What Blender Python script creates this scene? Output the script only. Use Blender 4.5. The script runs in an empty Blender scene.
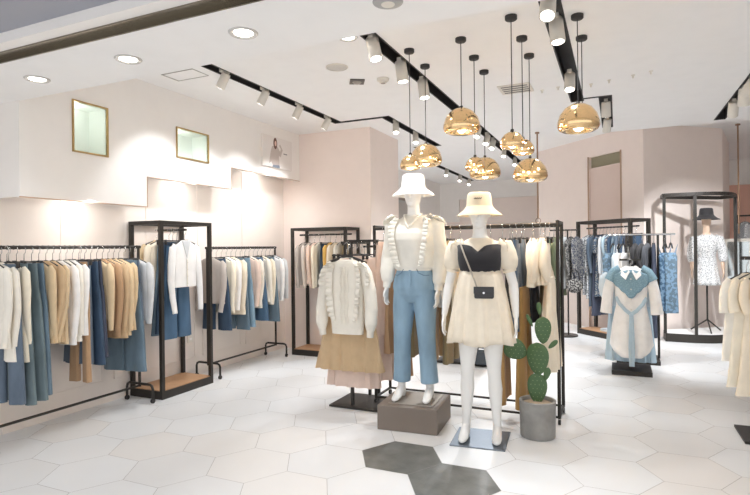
import bpy, math, random
from mathutils import Vector, Matrix
PI=math.pi; R=math.radians; sin=math.sin; cos=math.cos
C=bpy.context.scene.collection
SC=bpy.context.scene
rnd=random.Random(7)
# ------------------------------------------------------------ camera, world, exposure
cd=bpy.data.cameras.new('camera'); cam=bpy.data.objects.new('camera',cd); C.objects.link(cam)
cd.sensor_width=36; cd.lens=536.8/750*36; cd.clip_start=.05; cd.clip_end=100
cam.matrix_world=Matrix.Translation((0,0,1.42)) @ Matrix.Rotation(R(24.29),4,'Z') @ Matrix.Rotation(PI/2,4,'X') @ Matrix.Rotation(R(-.637),4,'Z')
SC.camera=cam
SC.view_settings.view_transform='Standard'; SC.view_settings.look='None'
SC.view_settings.exposure=0.97; SC.view_settings.gamma=1; SC.view_settings.use_curve_mapping=False
SC.cycles.max_bounces=16; SC.cycles.diffuse_bounces=9
w=bpy.data.worlds.new('mall_surroundings'); SC.world=w; w.use_nodes=True
bg=w.node_tree.nodes['Background']; bg.inputs[0].default_value=(.97,.98,1,1); bg.inputs[1].default_value=0.66
SPOT=38; DOWN=8; COVE=3.6; AISLE=55
def light(name,kind,loc,energy,color=(.94,.97,1),parent=None,direction=(0,0,-1),size=.05,size_y=None,angle=80,blend=.6):
    d=bpy.data.lights.new(name,kind); d.energy=energy; d.color=color
    if kind=='SPOT': d.spot_size=R(angle); d.spot_blend=blend; d.shadow_soft_size=size
    if kind=='POINT': d.shadow_soft_size=size
    if kind=='AREA':
        d.shape='RECTANGLE'; d.size=size; d.size_y=size_y or size
    o=bpy.data.objects.new(name,d); C.objects.link(o); o.location=loc; o.parent=parent
    o.rotation_euler=Vector(direction).to_track_quat('-Z','Y').to_euler()
    return o
# ------------------------------------------------------------ materials
def lin(c): return tuple(((v/255)/12.92 if v/255<=.04045 else ((v/255+.055)/1.055)**2.4) for v in c)+(1,)
MATS={}
def mat(name,c,rough=.6,metal=0,kind='plain',c2=None,scale=None,bump=None,emit=0,alpha=1,coat=0):
    if name in MATS: return MATS[name]
    m=bpy.data.materials.new(name); m.use_nodes=True; nt=m.node_tree; N=nt.nodes; L=nt.links
    b=N['Principled BSDF']; b.inputs['Roughness'].default_value=rough; b.inputs['Metallic'].default_value=metal
    base=lin(c)
    tc=N.new('ShaderNodeTexCoord')
    def ramp(fac,a,bb,p0=.4,p1=.6):
        r=N.new('ShaderNodeValToRGB'); L.new(fac,r.inputs[0]); e=r.color_ramp.elements
        e[0].position=p0; e[0].color=a; e[1].position=p1; e[1].color=bb; L.new(r.outputs[0],b.inputs['Base Color']); return r
    def noise(s,det=3,st=(1,1,1)):
        mp=N.new('ShaderNodeMapping'); mp.inputs['Scale'].default_value=st; L.new(tc.outputs['Object'],mp.inputs[0])
        n=N.new('ShaderNodeTexNoise'); n.inputs['Scale'].default_value=s; n.inputs['Detail'].default_value=det; L.new(mp.outputs[0],n.inputs['Vector']); return n
    dk=tuple(v*.93 for v in base[:3])+(1,); dk2=tuple(v*.8 for v in base[:3])+(1,); lt=tuple(min(1,v*1.15+.01) for v in base[:3])+(1,)
    hb=None
    if kind=='plain':
        n=noise(scale or 6); ramp(n.outputs[0],tuple(v*.98 for v in base[:3])+(1,),base,.3,.6); hb=noise(scale or 40)
        bstr=.03 if bump is None else bump
    elif kind=='fabric':
        n=noise(scale or 14); ramp(n.outputs[0],dk,base,.3,.6); hb=noise(scale and scale*20 or 260,2); bstr=.25 if bump is None else bump
        b.inputs['Sheen Weight'].default_value=.15
    elif kind=='knit':
        n=noise(10); ramp(n.outputs[0],dk,base,.3,.6)
        wv=N.new('ShaderNodeTexWave'); wv.inputs['Scale'].default_value=scale or 45; wv.inputs['Distortion'].default_value=.6; wv.bands_direction='X'; L.new(tc.outputs['Object'],wv.inputs['Vector']); hb=wv; bstr=.35 if bump is None else bump
        b.inputs['Sheen Weight'].default_value=.2
    elif kind=='denim':
        n=noise(9,5,(1,1,.35)); ramp(n.outputs[0],dk2,lt,.3,.7); hb=noise(300,2); bstr=.25
    elif kind=='print':
        n=noise(scale or 28,2); ramp(n.outputs[0],base,lin(c2),.49,.53); hb=noise(260,2); bstr=.15
    elif kind=='dots':
        v=N.new('ShaderNodeTexVoronoi'); v.inputs['Scale'].default_value=scale or 60; L.new(tc.outputs['Object'],v.inputs['Vector'])
        ramp(v.outputs['Distance'],lin(c2),base,.32,.38); hb=noise(260,2); bstr=.15
    elif kind=='check':
        v=N.new('ShaderNodeTexChecker'); v.inputs['Scale'].default_value=scale or 60; v.inputs[1].default_value=base; v.inputs[2].default_value=lin(c2); L.new(tc.outputs['Object'],v.inputs[0]); L.new(v.outputs[0],b.inputs['Base Color']); hb=noise(260,2); bstr=.15
    elif kind=='wood':
        n=noise(5,6,(1,14,1)); ramp(n.outputs[0],dk2,base,.3,.7); hb=n; bstr=.08
    elif kind=='metal':
        n=noise(60,2); ramp(n.outputs[0],dk,base,.3,.6); hb=n; bstr=.02
    elif kind=='concrete':
        n=noise(9,6); ramp(n.outputs[0],dk2,lt,.3,.7); hb=noise(50,5); bstr=.15
    if hb is not None and bstr>0:
        bp=N.new('ShaderNodeBump'); bp.inputs['Strength'].default_value=bstr; bp.inputs['Distance'].default_value=.004; L.new(hb.outputs[0] if hb.outputs[0].type!='RGBA' or True else hb.outputs[1],bp.inputs['Height']); L.new(bp.outputs[0],b.inputs['Normal'])
    if emit:
        b.inputs['Emission Color'].default_value=(1,.95,.88,1); b.inputs['Emission Strength'].default_value=emit
    if alpha<1: b.inputs['Alpha'].default_value=alpha
    if coat: b.inputs['Coat Weight'].default_value=coat
    MATS[name]=m; return m
M_white=mat('wall_paint_white',(240,236,232),.55)
M_pink=mat('wall_paint_blush',(241,227,219),.6)
M_pinklow=mat('wall_paint_pale_blush',(230,220,212),.6)
M_ceil=mat('ceiling_paint',(244,243,242),.7)
M_salmon=mat('wall_paint_salmon',(236,190,172),.6)
M_black=mat('powder_coated_black_steel',(52,48,44),.45,.3,'metal')
M_steel=mat('brushed_dark_steel',(165,157,148),.38,.7,'metal')
M_track=mat('black_track_channel',(48,46,46),.6)
M_fix=mat('white_lacquer',(222,216,206),.4)
M_lens=mat('lamp_lens_glow',(255,250,240),.3,emit=5)
M_gold=mat('polished_gold',(248,212,160),.16,1,'metal')
M_wood=mat('oak_board',(190,146,108),.5,0,'wood')
M_man=mat('mannequin_gloss_white',(238,236,232),.3,coat=.3)
M_chrome=mat('chrome',(210,210,210),.15,1,'metal')
M_hang=mat('black_hanger_plastic',(38,35,34),.45)
# ------------------------------------------------------------ mesh helpers
class MB:
    def __init__(s): s.v=[]; s.f=[]; s.mi=[]; s.cur=0
    def add(s,vs,fs):
        o=len(s.v); s.v+= [tuple(v) for v in vs]; s.f+=[tuple(i+o for i in f) for f in fs]; s.mi+=[s.cur]*len(fs); return s
    def box(s,x0,x1,y0,y1,z0,z1):
        vs=[(x,y,z) for x in (x0,x1) for y in (y0,y1) for z in (z0,z1)]
        return s.add(vs,[(0,1,3,2),(4,6,7,5),(0,4,5,1),(2,3,7,6),(0,2,6,4),(1,5,7,3)])
    def loft(s,rings,cap=True,close=True):
        n=len(rings[0]); vs=[p for r in rings for p in r]; fs=[]
        for i in range(len(rings)-1):
            for j in range(n if close else n-1):
                k=(j+1)%n; fs.append((i*n+j,i*n+k,(i+1)*n+k,(i+1)*n+j))
        if cap: fs.append(tuple(range(n-1,-1,-1))); fs.append(tuple((len(rings)-1)*n+j for j in range(n)))
        return s.add(vs,fs)
    def tube(s,path,rad,n=10,side=None,cap=True):
        P=[Vector(p) for p in path]; rings=[]
        for i,p in enumerate(P):
            t=(P[min(i+1,len(P)-1)]-P[max(i-1,0)]).normalized()
            sd=Vector(side) if side else (Vector((1,0,0)) if abs(t.x)<.8 else Vector((0,1,0)))
            a=(sd-t*sd.dot(t)).normalized(); b=t.cross(a)
            r=rad[i] if isinstance(rad,(list,tuple)) else rad
            ra,rb=(r if isinstance(r,(list,tuple)) else (r,r))
            rings.append([p+a*ra*cos(2*PI*k/n)+b*rb*sin(2*PI*k/n) for k in range(n)])
        return s.loft(rings,cap)
    def cyl(s,p0,p1,r,n=12,r1=None): return s.tube([p0,p1],[r,r if r1 is None else r1],n)
    def lathe(s,prof,n=28,c=(0,0,0),closed=False):
        rings=[[(c[0]+r*cos(2*PI*k/n),c[1]+r*sin(2*PI*k/n),c[2]+z) for k in range(n)] for r,z in prof]
        if closed: rings.append(rings[0]); return s.loft(rings,False)
        return s.loft(rings,True)
    def ell(s,c,r,n=16,m=10,rot=None):
        rings=[]
        for i in range(m+1):
            ph=-PI/2+PI*i/m*.998+.003; rings.append([])
            for k in range(n):
                a=2*PI*k/n; p=Vector((r[0]*cos(ph)*cos(a),r[1]*cos(ph)*sin(a),r[2]*sin(ph)))
                if rot: p=rot@p
                rings[-1].append(p+Vector(c))
        return s.loft(rings,True)
    def prism(s,poly,z0,z1):
        n=len(poly); return s.add([(x,y,z0) for x,y in poly]+[(x,y,z1) for x,y in poly],[tuple(range(n-1,-1,-1)),tuple(range(n,2*n))]+[(i,(i+1)%n,n+(i+1)%n,n+i) for i in range(n)])
    def mesh(s,name,m,smooth=False):
        me=bpy.data.meshes.new(name); me.from_pydata(s.v,[],s.f)
        for q in (m if isinstance(m,list) else [m]): me.materials.append(q)
        me.polygons.foreach_set('material_index',s.mi)
        if smooth: me.polygons.foreach_set('use_smooth',[True]*len(me.polygons))
        me.update(); return me
    def build(s,name,m,parent=None,smooth=False,loc=(0,0,0),bevel=0):
        me=s.mesh(name,m,smooth); o=bpy.data.objects.new(name,me); C.objects.link(o); o.location=loc
        if parent: o.parent=parent
        if bevel:
            b=o.modifiers.new('bevel','BEVEL'); b.width=bevel; b.segments=2; b.limit_method='ANGLE'
        if smooth:
            try: me.set_sharp_from_angle(angle=R(50))
            except Exception: pass
        return o
def remesh(mb,name,m,parent,voxel=.006,it=4,loc=(0,0,0)):
    me=mb.mesh('tmp',m,True); o=bpy.data.objects.new('tmp',me); C.objects.link(o)
    r=o.modifiers.new('r','REMESH'); r.mode='VOXEL'; r.voxel_size=voxel; r.use_smooth_shade=True
    s=o.modifiers.new('s','SMOOTH'); s.factor=.5; s.iterations=it
    dg=bpy.context.evaluated_depsgraph_get(); dg.update()
    nm=bpy.data.meshes.new_from_object(o.evaluated_get(dg)); nm.name=name
    bpy.data.objects.remove(o); bpy.data.meshes.remove(me)
    if not nm.materials: nm.materials.append(m)
    q=bpy.data.objects.new(name,nm); C.objects.link(q); q.parent=parent; q.location=loc; return q
def tag(o,label,cat,group=None,kind=None):
    o['label']=label; o['category']=cat
    if group: o['group']=group
    if kind: o['kind']=kind
    return o
def empty(name,loc,rz=0,label='',cat='',group=None):
    o=bpy.data.objects.new(name,None); C.objects.link(o); o.empty_display_size=.1; o.location=loc; o.rotation_euler=(0,0,rz)
    return tag(o,label,cat,group)
def struct(o,label=None):
    o['kind']='structure'
    if label: o['label']=label
    return o
def copy_tree(o,parent=None):
    c=o.copy(); C.objects.link(c)
    if parent: c.parent=parent
    for ch in list(o.children): copy_tree(ch,c)
    return c
# ============================================================ SETTING
H=3.03; HF=2.559; HH=3.27; XB=-4.096; XW=-4.37; YB=6.5; XC=-2.987; YS=8.35
# floor: hexagonal tiles in one mesh
mb=MB(); mb.box(-4.9,6.2,-1,15.6,-.06,-.0015); mb.cur=1
r=.29; g=.0016; cx0,cy0=-1.353,3.385; hr=random.Random(3)
for i in range(-12,30):
    for j in range(-14,30):
        x=cx0+i*1.5*r; y=cy0+(j+(i%2)*.5)*math.sqrt(3)*r
        if x<-4.9 or x>6.1 or y<-.6 or y>15.5: continue
        dark=(i==0 and j==0) or (i==1 and j==-1)
        mb.cur=4 if dark else 1+hr.randrange(3)
        mb.add([(x+(r-g)*cos(PI/3*k),y+(r-g)*sin(PI/3*k),0) for k in range(6)],[(0,1,2,3,4,5)])
fm=[mat('grout',(160,156,152),.8),mat('porcelain_tile_white',(220,221,222),.3,kind='plain',scale=3,bump=.01),mat('porcelain_tile_pale',(217,217,217),.3,scale=3,bump=.01),mat('porcelain_tile_cream',(219,217,215),.3,scale=3,bump=.01),mat('slate_tile',(104,104,100),.35,kind='concrete')]
struct(mb.build('floor',fm),'white hexagonal tile floor with two dark grey tiles')
# ceiling with recessed track slots
slots=[(-3.315,-3.195,3.65,6.13),(-3.195,-2.65,6.06,6.13),(-2.65,-2.53,6.06,8.22),(-2.98,-2.65,8.13,8.22),
 (-1.765,-1.635,3.67,8.349),(-.46,-.32,2.75,6.42),(-.32,-.17,6.3,6.345),(-.17,-.035,6.3,8.02),(1.16,1.29,4.6,8.2)]
def slotted(name,x0,x1,y0,y1,z,holes,label):
    xs=sorted({x0,x1,*[h[0] for h in holes],*[h[1] for h in holes]}); ys=sorted({y0,y1,*[h[2] for h in holes],*[h[3] for h in holes]})
    m=MB(); idx={}
    for i,x in enumerate(xs):
        for j,y in enumerate(ys): idx[i,j]=len(m.v); m.v.append((x,y,z))
    for i in range(len(xs)-1):
        for j in range(len(ys)-1):
            a,b=(xs[i]+xs[i+1])/2,(ys[j]+ys[j+1])/2
            if any(h[0]<a<h[1] and h[2]<b<h[3] for h in holes): continue
            m.f.append((idx[i,j],idx[i,j+1],idx[i+1,j+1],idx[i+1,j])); m.mi.append(0)
    m.box(x0,x1,y0,y1,z+.14,z+.2)
    m.cur=1
    for a,b,c,d in holes:   # channel linings
        m.add([(a,c,z),(b,c,z),(b,d,z),(a,d,z),(a,c,z+.13),(b,c,z+.13),(b,d,z+.13),(a,d,z+.13)],[(0,1,5,4),(1,2,6,5),(2,3,7,6),(3,0,4,7),(4,5,6,7)])
        m.add([(x,y,zz) for x,y in ((a,c),(b,c),(b,d),(a,d)) for zz in (z-.003,)]+[(x,y,z-.003) for x,y in ((a+.012,c+.012),(b-.012,c+.012),(b-.012,d-.012),(a+.012,d-.012))],[(0,1,5,4),(1,2,6,5),(2,3,7,6),(3,0,4,7)])
    return struct(m.build(name,[M_ceil,M_track]),label)
slotted('ceiling',-4.5,6.2,2.6,YS,H,slots,'white ceiling with black recessed lighting tracks')
fs=[(-2.03,-1.89,9.6,12.2),(-1.89,-1.45,11.8,11.86),(-3.78,-3.65,11.5,14.9)]
slotted('ceiling_rear',-4.9,6.2,YS,15.5,HH,fs,'raised white ceiling at the back of the shop')
struct(MB().box(-4.9,6.2,YS-.0,YS+.02,H,HH+.2).build('trim_1',M_ceil))
# shop front soffit: lowered ceiling, steel channel, mall panels
struct(MB().box(-4.6,6.2,2.018,2.6,HF,H+.2).build('ceiling_front',M_ceil),'lower white soffit with round downlights')
mb=MB().box(-4.6,6.2,1.912,2.018,HF+.015,HF+.2); mb.box(-4.6,6.2,2.008,2.018,HF-.012,HF+.1); mb.box(-4.6,6.2,1.908,1.916,HF-.012,HF+.1)
struct(mb.build('trim_2',mat('shutter_channel_steel',(140,132,118),.25,.9,'metal')),'grey metal shutter channel across the shop front')
struct(MB().box(-4.6,6.2,1.83,1.908,HF-.004,HF+.2).build('trim_3',M_white))
struct(MB().box(-4.6,6.2,1.05,1.83,HF+.05,HF+.2).build('ceiling_mall',mat('mall_panel_grey',(150,152,162),.35)),'grey ceiling panels outside the shop')
mb=MB().box(-4.6,6.2,1.50,1.53,HF+.035,HF+.06)
mb.box(-4.6,6.2,1.40,1.41,HF+.04,HF+.06)
struct(mb.build('trim_4',mat('mall_trim_pale',(196,196,190),.4)))
# left wall + stepped bulkhead
struct(MB().box(XW-.1,XW,2.59,YB+.1,0,H).build('wall_left',M_pinklow),'pale blush lower wall behind the left racks')
struct(MB().box(XW-.1,XW,.9,2.59,0,H).build('wall_left_front',M_white))
mb=MB(); prof=[(2.585,1.833),(3.79,1.833),(3.79,2.12),(5.025,2.12),(5.025,2.37),(YB,2.37),(YB,H),(2.585,H)]
# bulkhead with two square openings: build as cells
op=[(3.03,3.345,2.255,2.662),(4.178,4.628,2.377,2.665)]
ys=sorted({2.585,3.79,5.025,YB,*[o[0] for o in op],*[o[1] for o in op]}); zs=sorted({1.833,2.12,2.37,H,*[o[2] for o in op],*[o[3] for o in op]})
def solid(y,z):
    zb=1.833 if y<3.79 else 2.12 if y<5.025 else 2.37
    return z>zb and not any(o[0]<y<o[1] and o[2]<z<o[3] for o in op)
for i in range(len(ys)-1):
    for j in range(len(zs)-1):
        if solid((ys[i]+ys[i+1])/2,(zs[j]+zs[j+1])/2): mb.add([(XB,ys[i],zs[j]),(XB,ys[i+1],zs[j]),(XB,ys[i+1],zs[j+1]),(XB,ys[i],zs[j+1])],[(0,1,2,3)])
mb.add([(XB-.06,y,z) for y,z in prof]+[(XB,y,z) for y,z in prof],[(i,(i+1)%8,8+(i+1)%8,8+i) for i in (0,1,2,3,4)])
mb.add([(XB,2.585,1.833),(XB,2.585,H),(XW,2.585,H),(XW,2.585,1.833)],[(0,1,2,3)])
mb.box(XB-.2,XB-.06,2.61,3.79,1.89,1.9);mb.box(XB-.2,XB-.06,3.79,5.025,2.18,2.19);mb.box(XB-.2,XB-.06,5.025,YB,2.43,2.44)
struct(mb.build('wall_bulkhead',M_white),'white stepped bulkhead above the left wall')
# copper edge line along the steps
mb=MB()
for a,b in zip(prof[:5],prof[1:6]):
    mb.box(XB-.002,XB+.003,min(a[0],b[0])-.004,max(a[0],b[0])+.004,min(a[1],b[1])-.004,max(a[1],b[1])+.004)
struct(mb.build('trim_5',mat('copper_edge',(196,164,140),.4,.5,'metal')),'thin copper edge under the stepped bulkhead')
for y0,y1,z in ((2.62,3.75,1.885),(3.83,4.99,2.17),(5.06,6.46,2.42)):
    light('cove_light','AREA',(XB-.10,(y0+y1)/2,z),COVE*(y1-y0),(1,.99,.97),size=.05,size_y=y1-y0,direction=(-.35,0,-1))
# openings with brass frames
for k,(y0,y1,z0,z1) in enumerate(op):
    n=struct(MB().add([(XB-.22,y0,z0),(XB-.22,y1,z0),(XB-.22,y1,z1),(XB-.22,y0,z1),(XB,y0,z0),(XB,y1,z0),(XB,y1,z1),(XB,y0,z1)],[(0,1,2,3),(0,4,5,1),(1,5,6,2),(2,6,7,3),(3,7,4,0)]).build('window_%d'%(k+1),mat('pale_green_paint',(232,236,230),.4)),('tall' if k==0 else 'smaller')+' square brass framed opening in the bulkhead')
    mb=MB(); t=.014
    for a in ((y0-t,y1+t,z1,z1+t),(y0-t,y1+t,z0-t,z0),(y0-t,y0,z0,z1),(y1,y1+t,z0,z1)): mb.box(XB-.01,XB+.012,*a)
    mb.build('window_frame',mat('brass_frame',(190,160,110),.3,.8,'metal'),n)
    MB().box(XB-.008,XB-.004,y0,y1,z0,z1).build('window_pane',mat('glass_pane',(230,240,236),.05,alpha=.25),n)
    light('niche_light','POINT',(XB-.11,y0+.1,z1-.06),.35,(.97,1,.95),size=.03)
# block wall (blush) with its side
struct(MB().box(XW,XC,YB,7.5,0,H).build('wall_block',M_pink),'blush wall block behind the rear left frame')
struct(MB().box(-4.84,-4.74,7.4,15.4,0,HH).build('wall_far_left',M_white))
struct(MB().box(-4.84,6.2,15.3,15.4,0,HH).build('wall_back',M_pink))
mb=MB(); mb.box(-4.74,-4.175,15.2,15.3,2.133,HH); mb.box(-4.175,1.5,15.2,15.3,2.79,HH)
struct(mb.build('wall_back_bulkhead',M_white))
struct(MB().box(-4.74,-4.3,7.4,7.5,0,HH).build('wall_return',M_white))
# angled right wall with a doorway
W1=Vector((-1.41,10.99,0)); W2=Vector((.376,9.13,0)); W3=Vector((1.553,10.16,0))
def wallseg(name,a,b,thick,m,holes=(),label=None,h=HH):
    d=(b-a); Ln=d.length; d.normalize(); n=Vector((-d.y,d.x,0))
    if n.y<0: n=-n
    mb=MB(); ss=sorted({0,Ln,*[q[0] for q in holes],*[q[1] for q in holes]}); zz=sorted({0,h,*[q[2] for q in holes],*[q[3] for q in holes]})
    for i in range(len(ss)-1):
        for j in range(len(zz)-1):
            s0,s1,z0,z1=ss[i],ss[i+1],zz[j],zz[j+1]
            if any(q[0]<(s0+s1)/2<q[1] and q[2]<(z0+z1)/2<q[3] for q in holes): continue
            P=[a+d*s0,a+d*s1,a+d*s1+n*thick,a+d*s0+n*thick]; mb.prism([(p.x,p.y) for p in P],z0,z1)
    return struct(mb.build(name,m),label),d,n
def ray(x,y=247.5):
    f=Vector((-sin(R(24.29)),cos(R(24.29)),0)); r_=Vector((cos(R(24.29)),sin(R(24.29)),0)); return f+r_*((x-375)/536.8)
def hit(a,b,x):
    v=ray(x); d=b-a; t=(a.x*d.y-a.y*d.x)/(v.x*d.y-v.y*d.x); return (v*t-a).length
s0,s1=hit(W1,W2,589.5),hit(W1,W2,621.5)
wo,dw,nw=wallseg('wall_right',W1,W2,.12,M_pink,[(s0,s1,0,2.93)],'blush angled wall with a doorway behind the blue clothes')
wallseg('wall_right_return',W2,W3,.12,M_pink,label='blush wall behind the round display frame')
wallseg('wall_right_end',W3,W3+Vector((.35,1.6,0)),.1,M_pink)
def onW(s,off,a=W1,d=None,n=None): return a+(d or dw)*s+(n or nw)*off
p=onW(s0,.02); q=onW(s1,.02); p2=onW(s0,.10); q2=onW(s1,.10)
dd=struct(MB().prism([(v.x,v.y) for v in (p,q,q2,p2)],0,2.74).build('door_1',mat('door_paint',(222,202,192),.5)),'blush door leaf in the angled wall')
p=onW(s0,.06); q=onW(s1,.06); p2=onW(s0,.11); q2=onW(s1,.11)
struct(MB().prism([(v.x,v.y) for v in (p,q,q2,p2)],2.74,2.93).build('trim_6',mat('olive_transom',(150,144,120),.5)),'olive band above the door')
mb=MB()
for s in (s0-.02,s1-.004):
    P=[onW(s,-.012),onW(s+.024,-.012),onW(s+.024,.0),onW(s,.0)]; mb.prism([(v.x,v.y) for v in P],0,2.94)
struct(mb.build('trim_7',mat('door_frame_tan',(178,150,128),.5)),'tan door frame edges')
# right side enclosing walls
struct(MB().box(6.1,6.2,2.3,15.4,0,HH).build('wall_far_right',M_white))
mb=MB().box(1.6,6.1,14.2,14.3,0,2.72); struct(mb.build('wall_salmon',M_salmon),'salmon coloured wall at the far right')
struct(MB().box(1.6,6.1,14.1,14.2,2.72,HH).build('wall_salmon_bulkhead',M_white))
# baseboard, panel mouldings on the left wall
struct(MB().box(XW,XW+.012,2.6,YB,0,.07).build('baseboard_left',M_pinklow))
struct(MB().box(XW,XC,YB-.012,YB,0,.07).build('baseboard_block',M_pink))
mb=MB()
def mould(y0,y1,z0,z1,t=.012):
    for a in ((y0,y1,z1-t,z1),(y0,y1,z0,z0+t),(y0,y0+t,z0,z1),(y1-t,y1,z0,z1)): mb.box(XW,XW+.008,*a)
mould(2.75,3.5,.2,1.0);mould(3.62,4.7,.2,1.0);mould(4.82,5.5,.2,1.0);mould(5.6,6.3,.2,1.0)
for y in (3.1,4.02,4.75,5.55): mb.box(XW,XW+.006,y,y+.01,1.05,2.4)
struct(mb.build('trim_8',M_pinklow),'thin panel mouldings on the left wall')
o=empty('wall_socket',(XW,4.62,.42),0,'white square wall socket low on the left wall behind the frame','socket')
MB().box(0,.01,-.04,.04,-.04,.04).build('plate',M_fix,o); MB().box(.01,.014,-.018,.018,-.012,.012).build('outlet',M_white,o)
mb=MB(); mb.box(-3.80,-3.43,3.69,3.70,H-.004,H); mb.box(-3.80,-3.43,3.90,3.905,H-.004,H); mb.box(-3.80,-3.79,3.69,3.905,H-.004,H); mb.box(-3.435,-3.43,3.69,3.905,H-.004,H)
tag(mb.build('access_panel',mat('panel_line',(160,156,150),.7)),'square access panel outline on the ceiling near the left wall','access panel')
# ============================================================ CEILING FIXTURES
M_ring=mat('downlight_ring',(196,192,188),.4)
for k,(x,y,z,lb) in enumerate(((-3.482,2.32,HF,'round recessed downlight nearest the left wall'),(-2.643,2.315,HF,'middle round recessed downlight in the front soffit'),(-1.784,2.297,HF,'rightmost round recessed downlight in the front soffit'),(-1.86,3.66,H,'round downlight beside the start of the central track'))):
    o=empty('downlight',(x,y,z),0,lb,'ceiling light','round recessed downlights')
    MB().lathe([(.048,-.001),(.070,-.010),(.078,-.002),(.078,0),(.048,0)],28,closed=True).build('ring',M_ring,o,True)
    MB().lathe([(.05,-.004),(.045,-.003),(.001,-.003)],28).build('lens',M_lens,o)
    light('downlight_lamp','SPOT',(0,0,-.02),DOWN,parent=o,angle=120)
def spot(x,y,z,aim,lb,s=1.0,en=None):
    o=empty('track_spotlight',(x,y,z),0,lb,'spotlight','ceiling track spotlights')
    a=Vector(aim).normalized(); top=Vector((0,0,-.03)); st=top-a*0; c0=top; 
    MB().box(-.02,.02,-.05,.05,.0,.03).build('track_adapter',M_fix,o)
    MB().cyl((0,0,.01),(0,0,-.05),.012).build('stem',M_fix,o)
    p0=Vector((0,0,-.045))-a*.05*s; p1=p0+a*.17*s
    MB().tube([p0,p0+a*.004,p1-a*.004,p1],[.043*s,.047*s,.05*s,.048*s],20,side=(0,1,0)).build('housing',M_fix,o,True)
    MB().tube([p1,p1+a*.002],[.04*s,.036*s],18,side=(0,1,0)).build('lens',M_lens,o)
    light('spot_lamp','SPOT',p1+a*.02,en or SPOT,parent=o,direction=a,angle=75,size=.04)
order=('nearest','second','third','fourth','fifth','sixth','seventh')
L=[(-3.255,3.913),(-3.255,4.525),(-3.255,5.172),(-3.255,5.821),(-2.59,6.437),(-2.59,7.179)]
for k,(x,y) in enumerate(L): spot(x,y,H,(-.55,.0,-.85) if k<4 else (.15,-.35,-.92),'white cylinder spotlight on the left ceiling track, %s from the left wall lights'%order[k],.85,SPOT*.62 if k<4 else SPOT*.6)
Mx=[(3.771,(.25,-.12,-1)),(4.361,(.12,.05,-1)),(4.938,(.15,-.05,-1)),(7.2,(-.1,-.5,-.9)),(7.75,(-.1,-.5,-.9)),(8.15,(-.1,-.5,-.9))]
for k,(y,a) in enumerate(Mx): spot(-1.70,y,H,a,'white cylinder spotlight on the central ceiling track, %s from the camera'%order[k],1.05 if k<3 else .9,SPOT if k<3 else SPOT*1.7)
for k,y in enumerate((10.4,11.6)): spot(-1.96,y,HH,(0,-.5,-.9),'small spotlight on the central track continuation, %s of the far pair'%('nearer','farther')[k],.9,SPOT*3)
for k,(x,y) in enumerate(((-.39,3.62),(-.38,4.02),(-.39,5.35),(-.10,6.6),(-.10,7.5))): spot(x,y,H,((0,-.5,-.87),(.1,-.1,-1),(0,-.3,-.95),(0,.35,-.93),(-.1,.5,-.85))[k],'white spotlight on the right ceiling track, %s from the camera'%order[k],1.05 if k<2 else 1.0,SPOT*.8 if k<3 else SPOT*1.9)
for k,y in enumerate((6.30,6.68,7.25)): spot(1.22,y,H,((-.45,.5,-.75),(.0,.35,-.9),(.05,.7,-.7))[k],'white spotlight on the far right ceiling track, %s from the camera'%order[k],1.1,SPOT*(2,2.2,3)[k])
for k,y in enumerate((12.45,13.65,14.6)): spot(-3.71,y,HH,(0,-.5,-.9),'tiny spotlight on the short track at the back, %s from the camera'%order[k],1.0,SPOT*4)
# pendants
SM=[(.012,.062),(.03,.06),(.055,.045),(.075,.018),(.084,-.012),(.085,-.03),(.078,-.045),(.064,-.052),(.05,-.046),(.04,-.02),(.03,.0),(.008,.01)]
def pendant(x,y,z,big,lb):
    o=empty('pendant_lamp',(x,y,H),0,lb,'pendant lamp','gold pendant lamps')
    MB().lathe([(.001,-.03),(.036,-.03),(.042,-.024),(.042,0),(.001,0)],24).build('ceiling_canopy',M_track,o,True)
    s=1.66 if big else 1.0; zz=z-H
    MB().cyl((0,0,-.03),(0,0,zz+.06*s),.0035,8).build('cord',M_track,o)
    MB().lathe([(.001,.02),(.011,.02),(.014,-.0),(.001,-.0)],14,c=(0,0,zz+.062*s)).build('cord_collar',M_track,o,True)
    MB().lathe([(a*s,b*s) for a,b in SM],40,c=(0,0,zz)).build('lamp_shade',M_gold,o,True)
    MB().ell((0,0,zz-.028*s),(.024*s,.024*s,.024*s)).build('bulb',mat('bulb_glow',(255,240,210),.3,emit=5),o,True)
    light('pendant_bulb','POINT',(0,0,zz-.065*s),3,(1,.85,.65),parent=o,size=.03)
for x,y,z,b,lb in ((-1.53,4.11,2.105,0,'small gold pendant hanging over the white ruffled mannequin, leftmost of all'),
 (-1.535,4.52,2.225,1,'large gold pendant hanging second from the left, above the white hat'),
 (-1.087,4.062,2.383,1,'large gold pendant hung highest in the middle of the cluster'),
 (-1.09,4.495,2.113,0,'small gold pendant half hidden by a large one above the beige hat'),
 (-1.098,4.906,2.129,1,'large low gold pendant above the beige bucket hat'),
 (-.662,3.824,2.155,0,'small gold pendant with tall dome, third column, nearest'),
 (-.655,4.244,2.178,0,'small gold pendant just behind the nearer small one of its column'),
 (-.661,4.659,2.05,1,'large lowest gold pendant at the rear of the third column'),
 (-.239,4.01,2.303,1,'large gold pendant farthest right under the right track'),
 (-.235,4.44,2.36,0,'small gold pendant hidden behind the far right large pendant')): pendant(x,y,z,b,lb)
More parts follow.
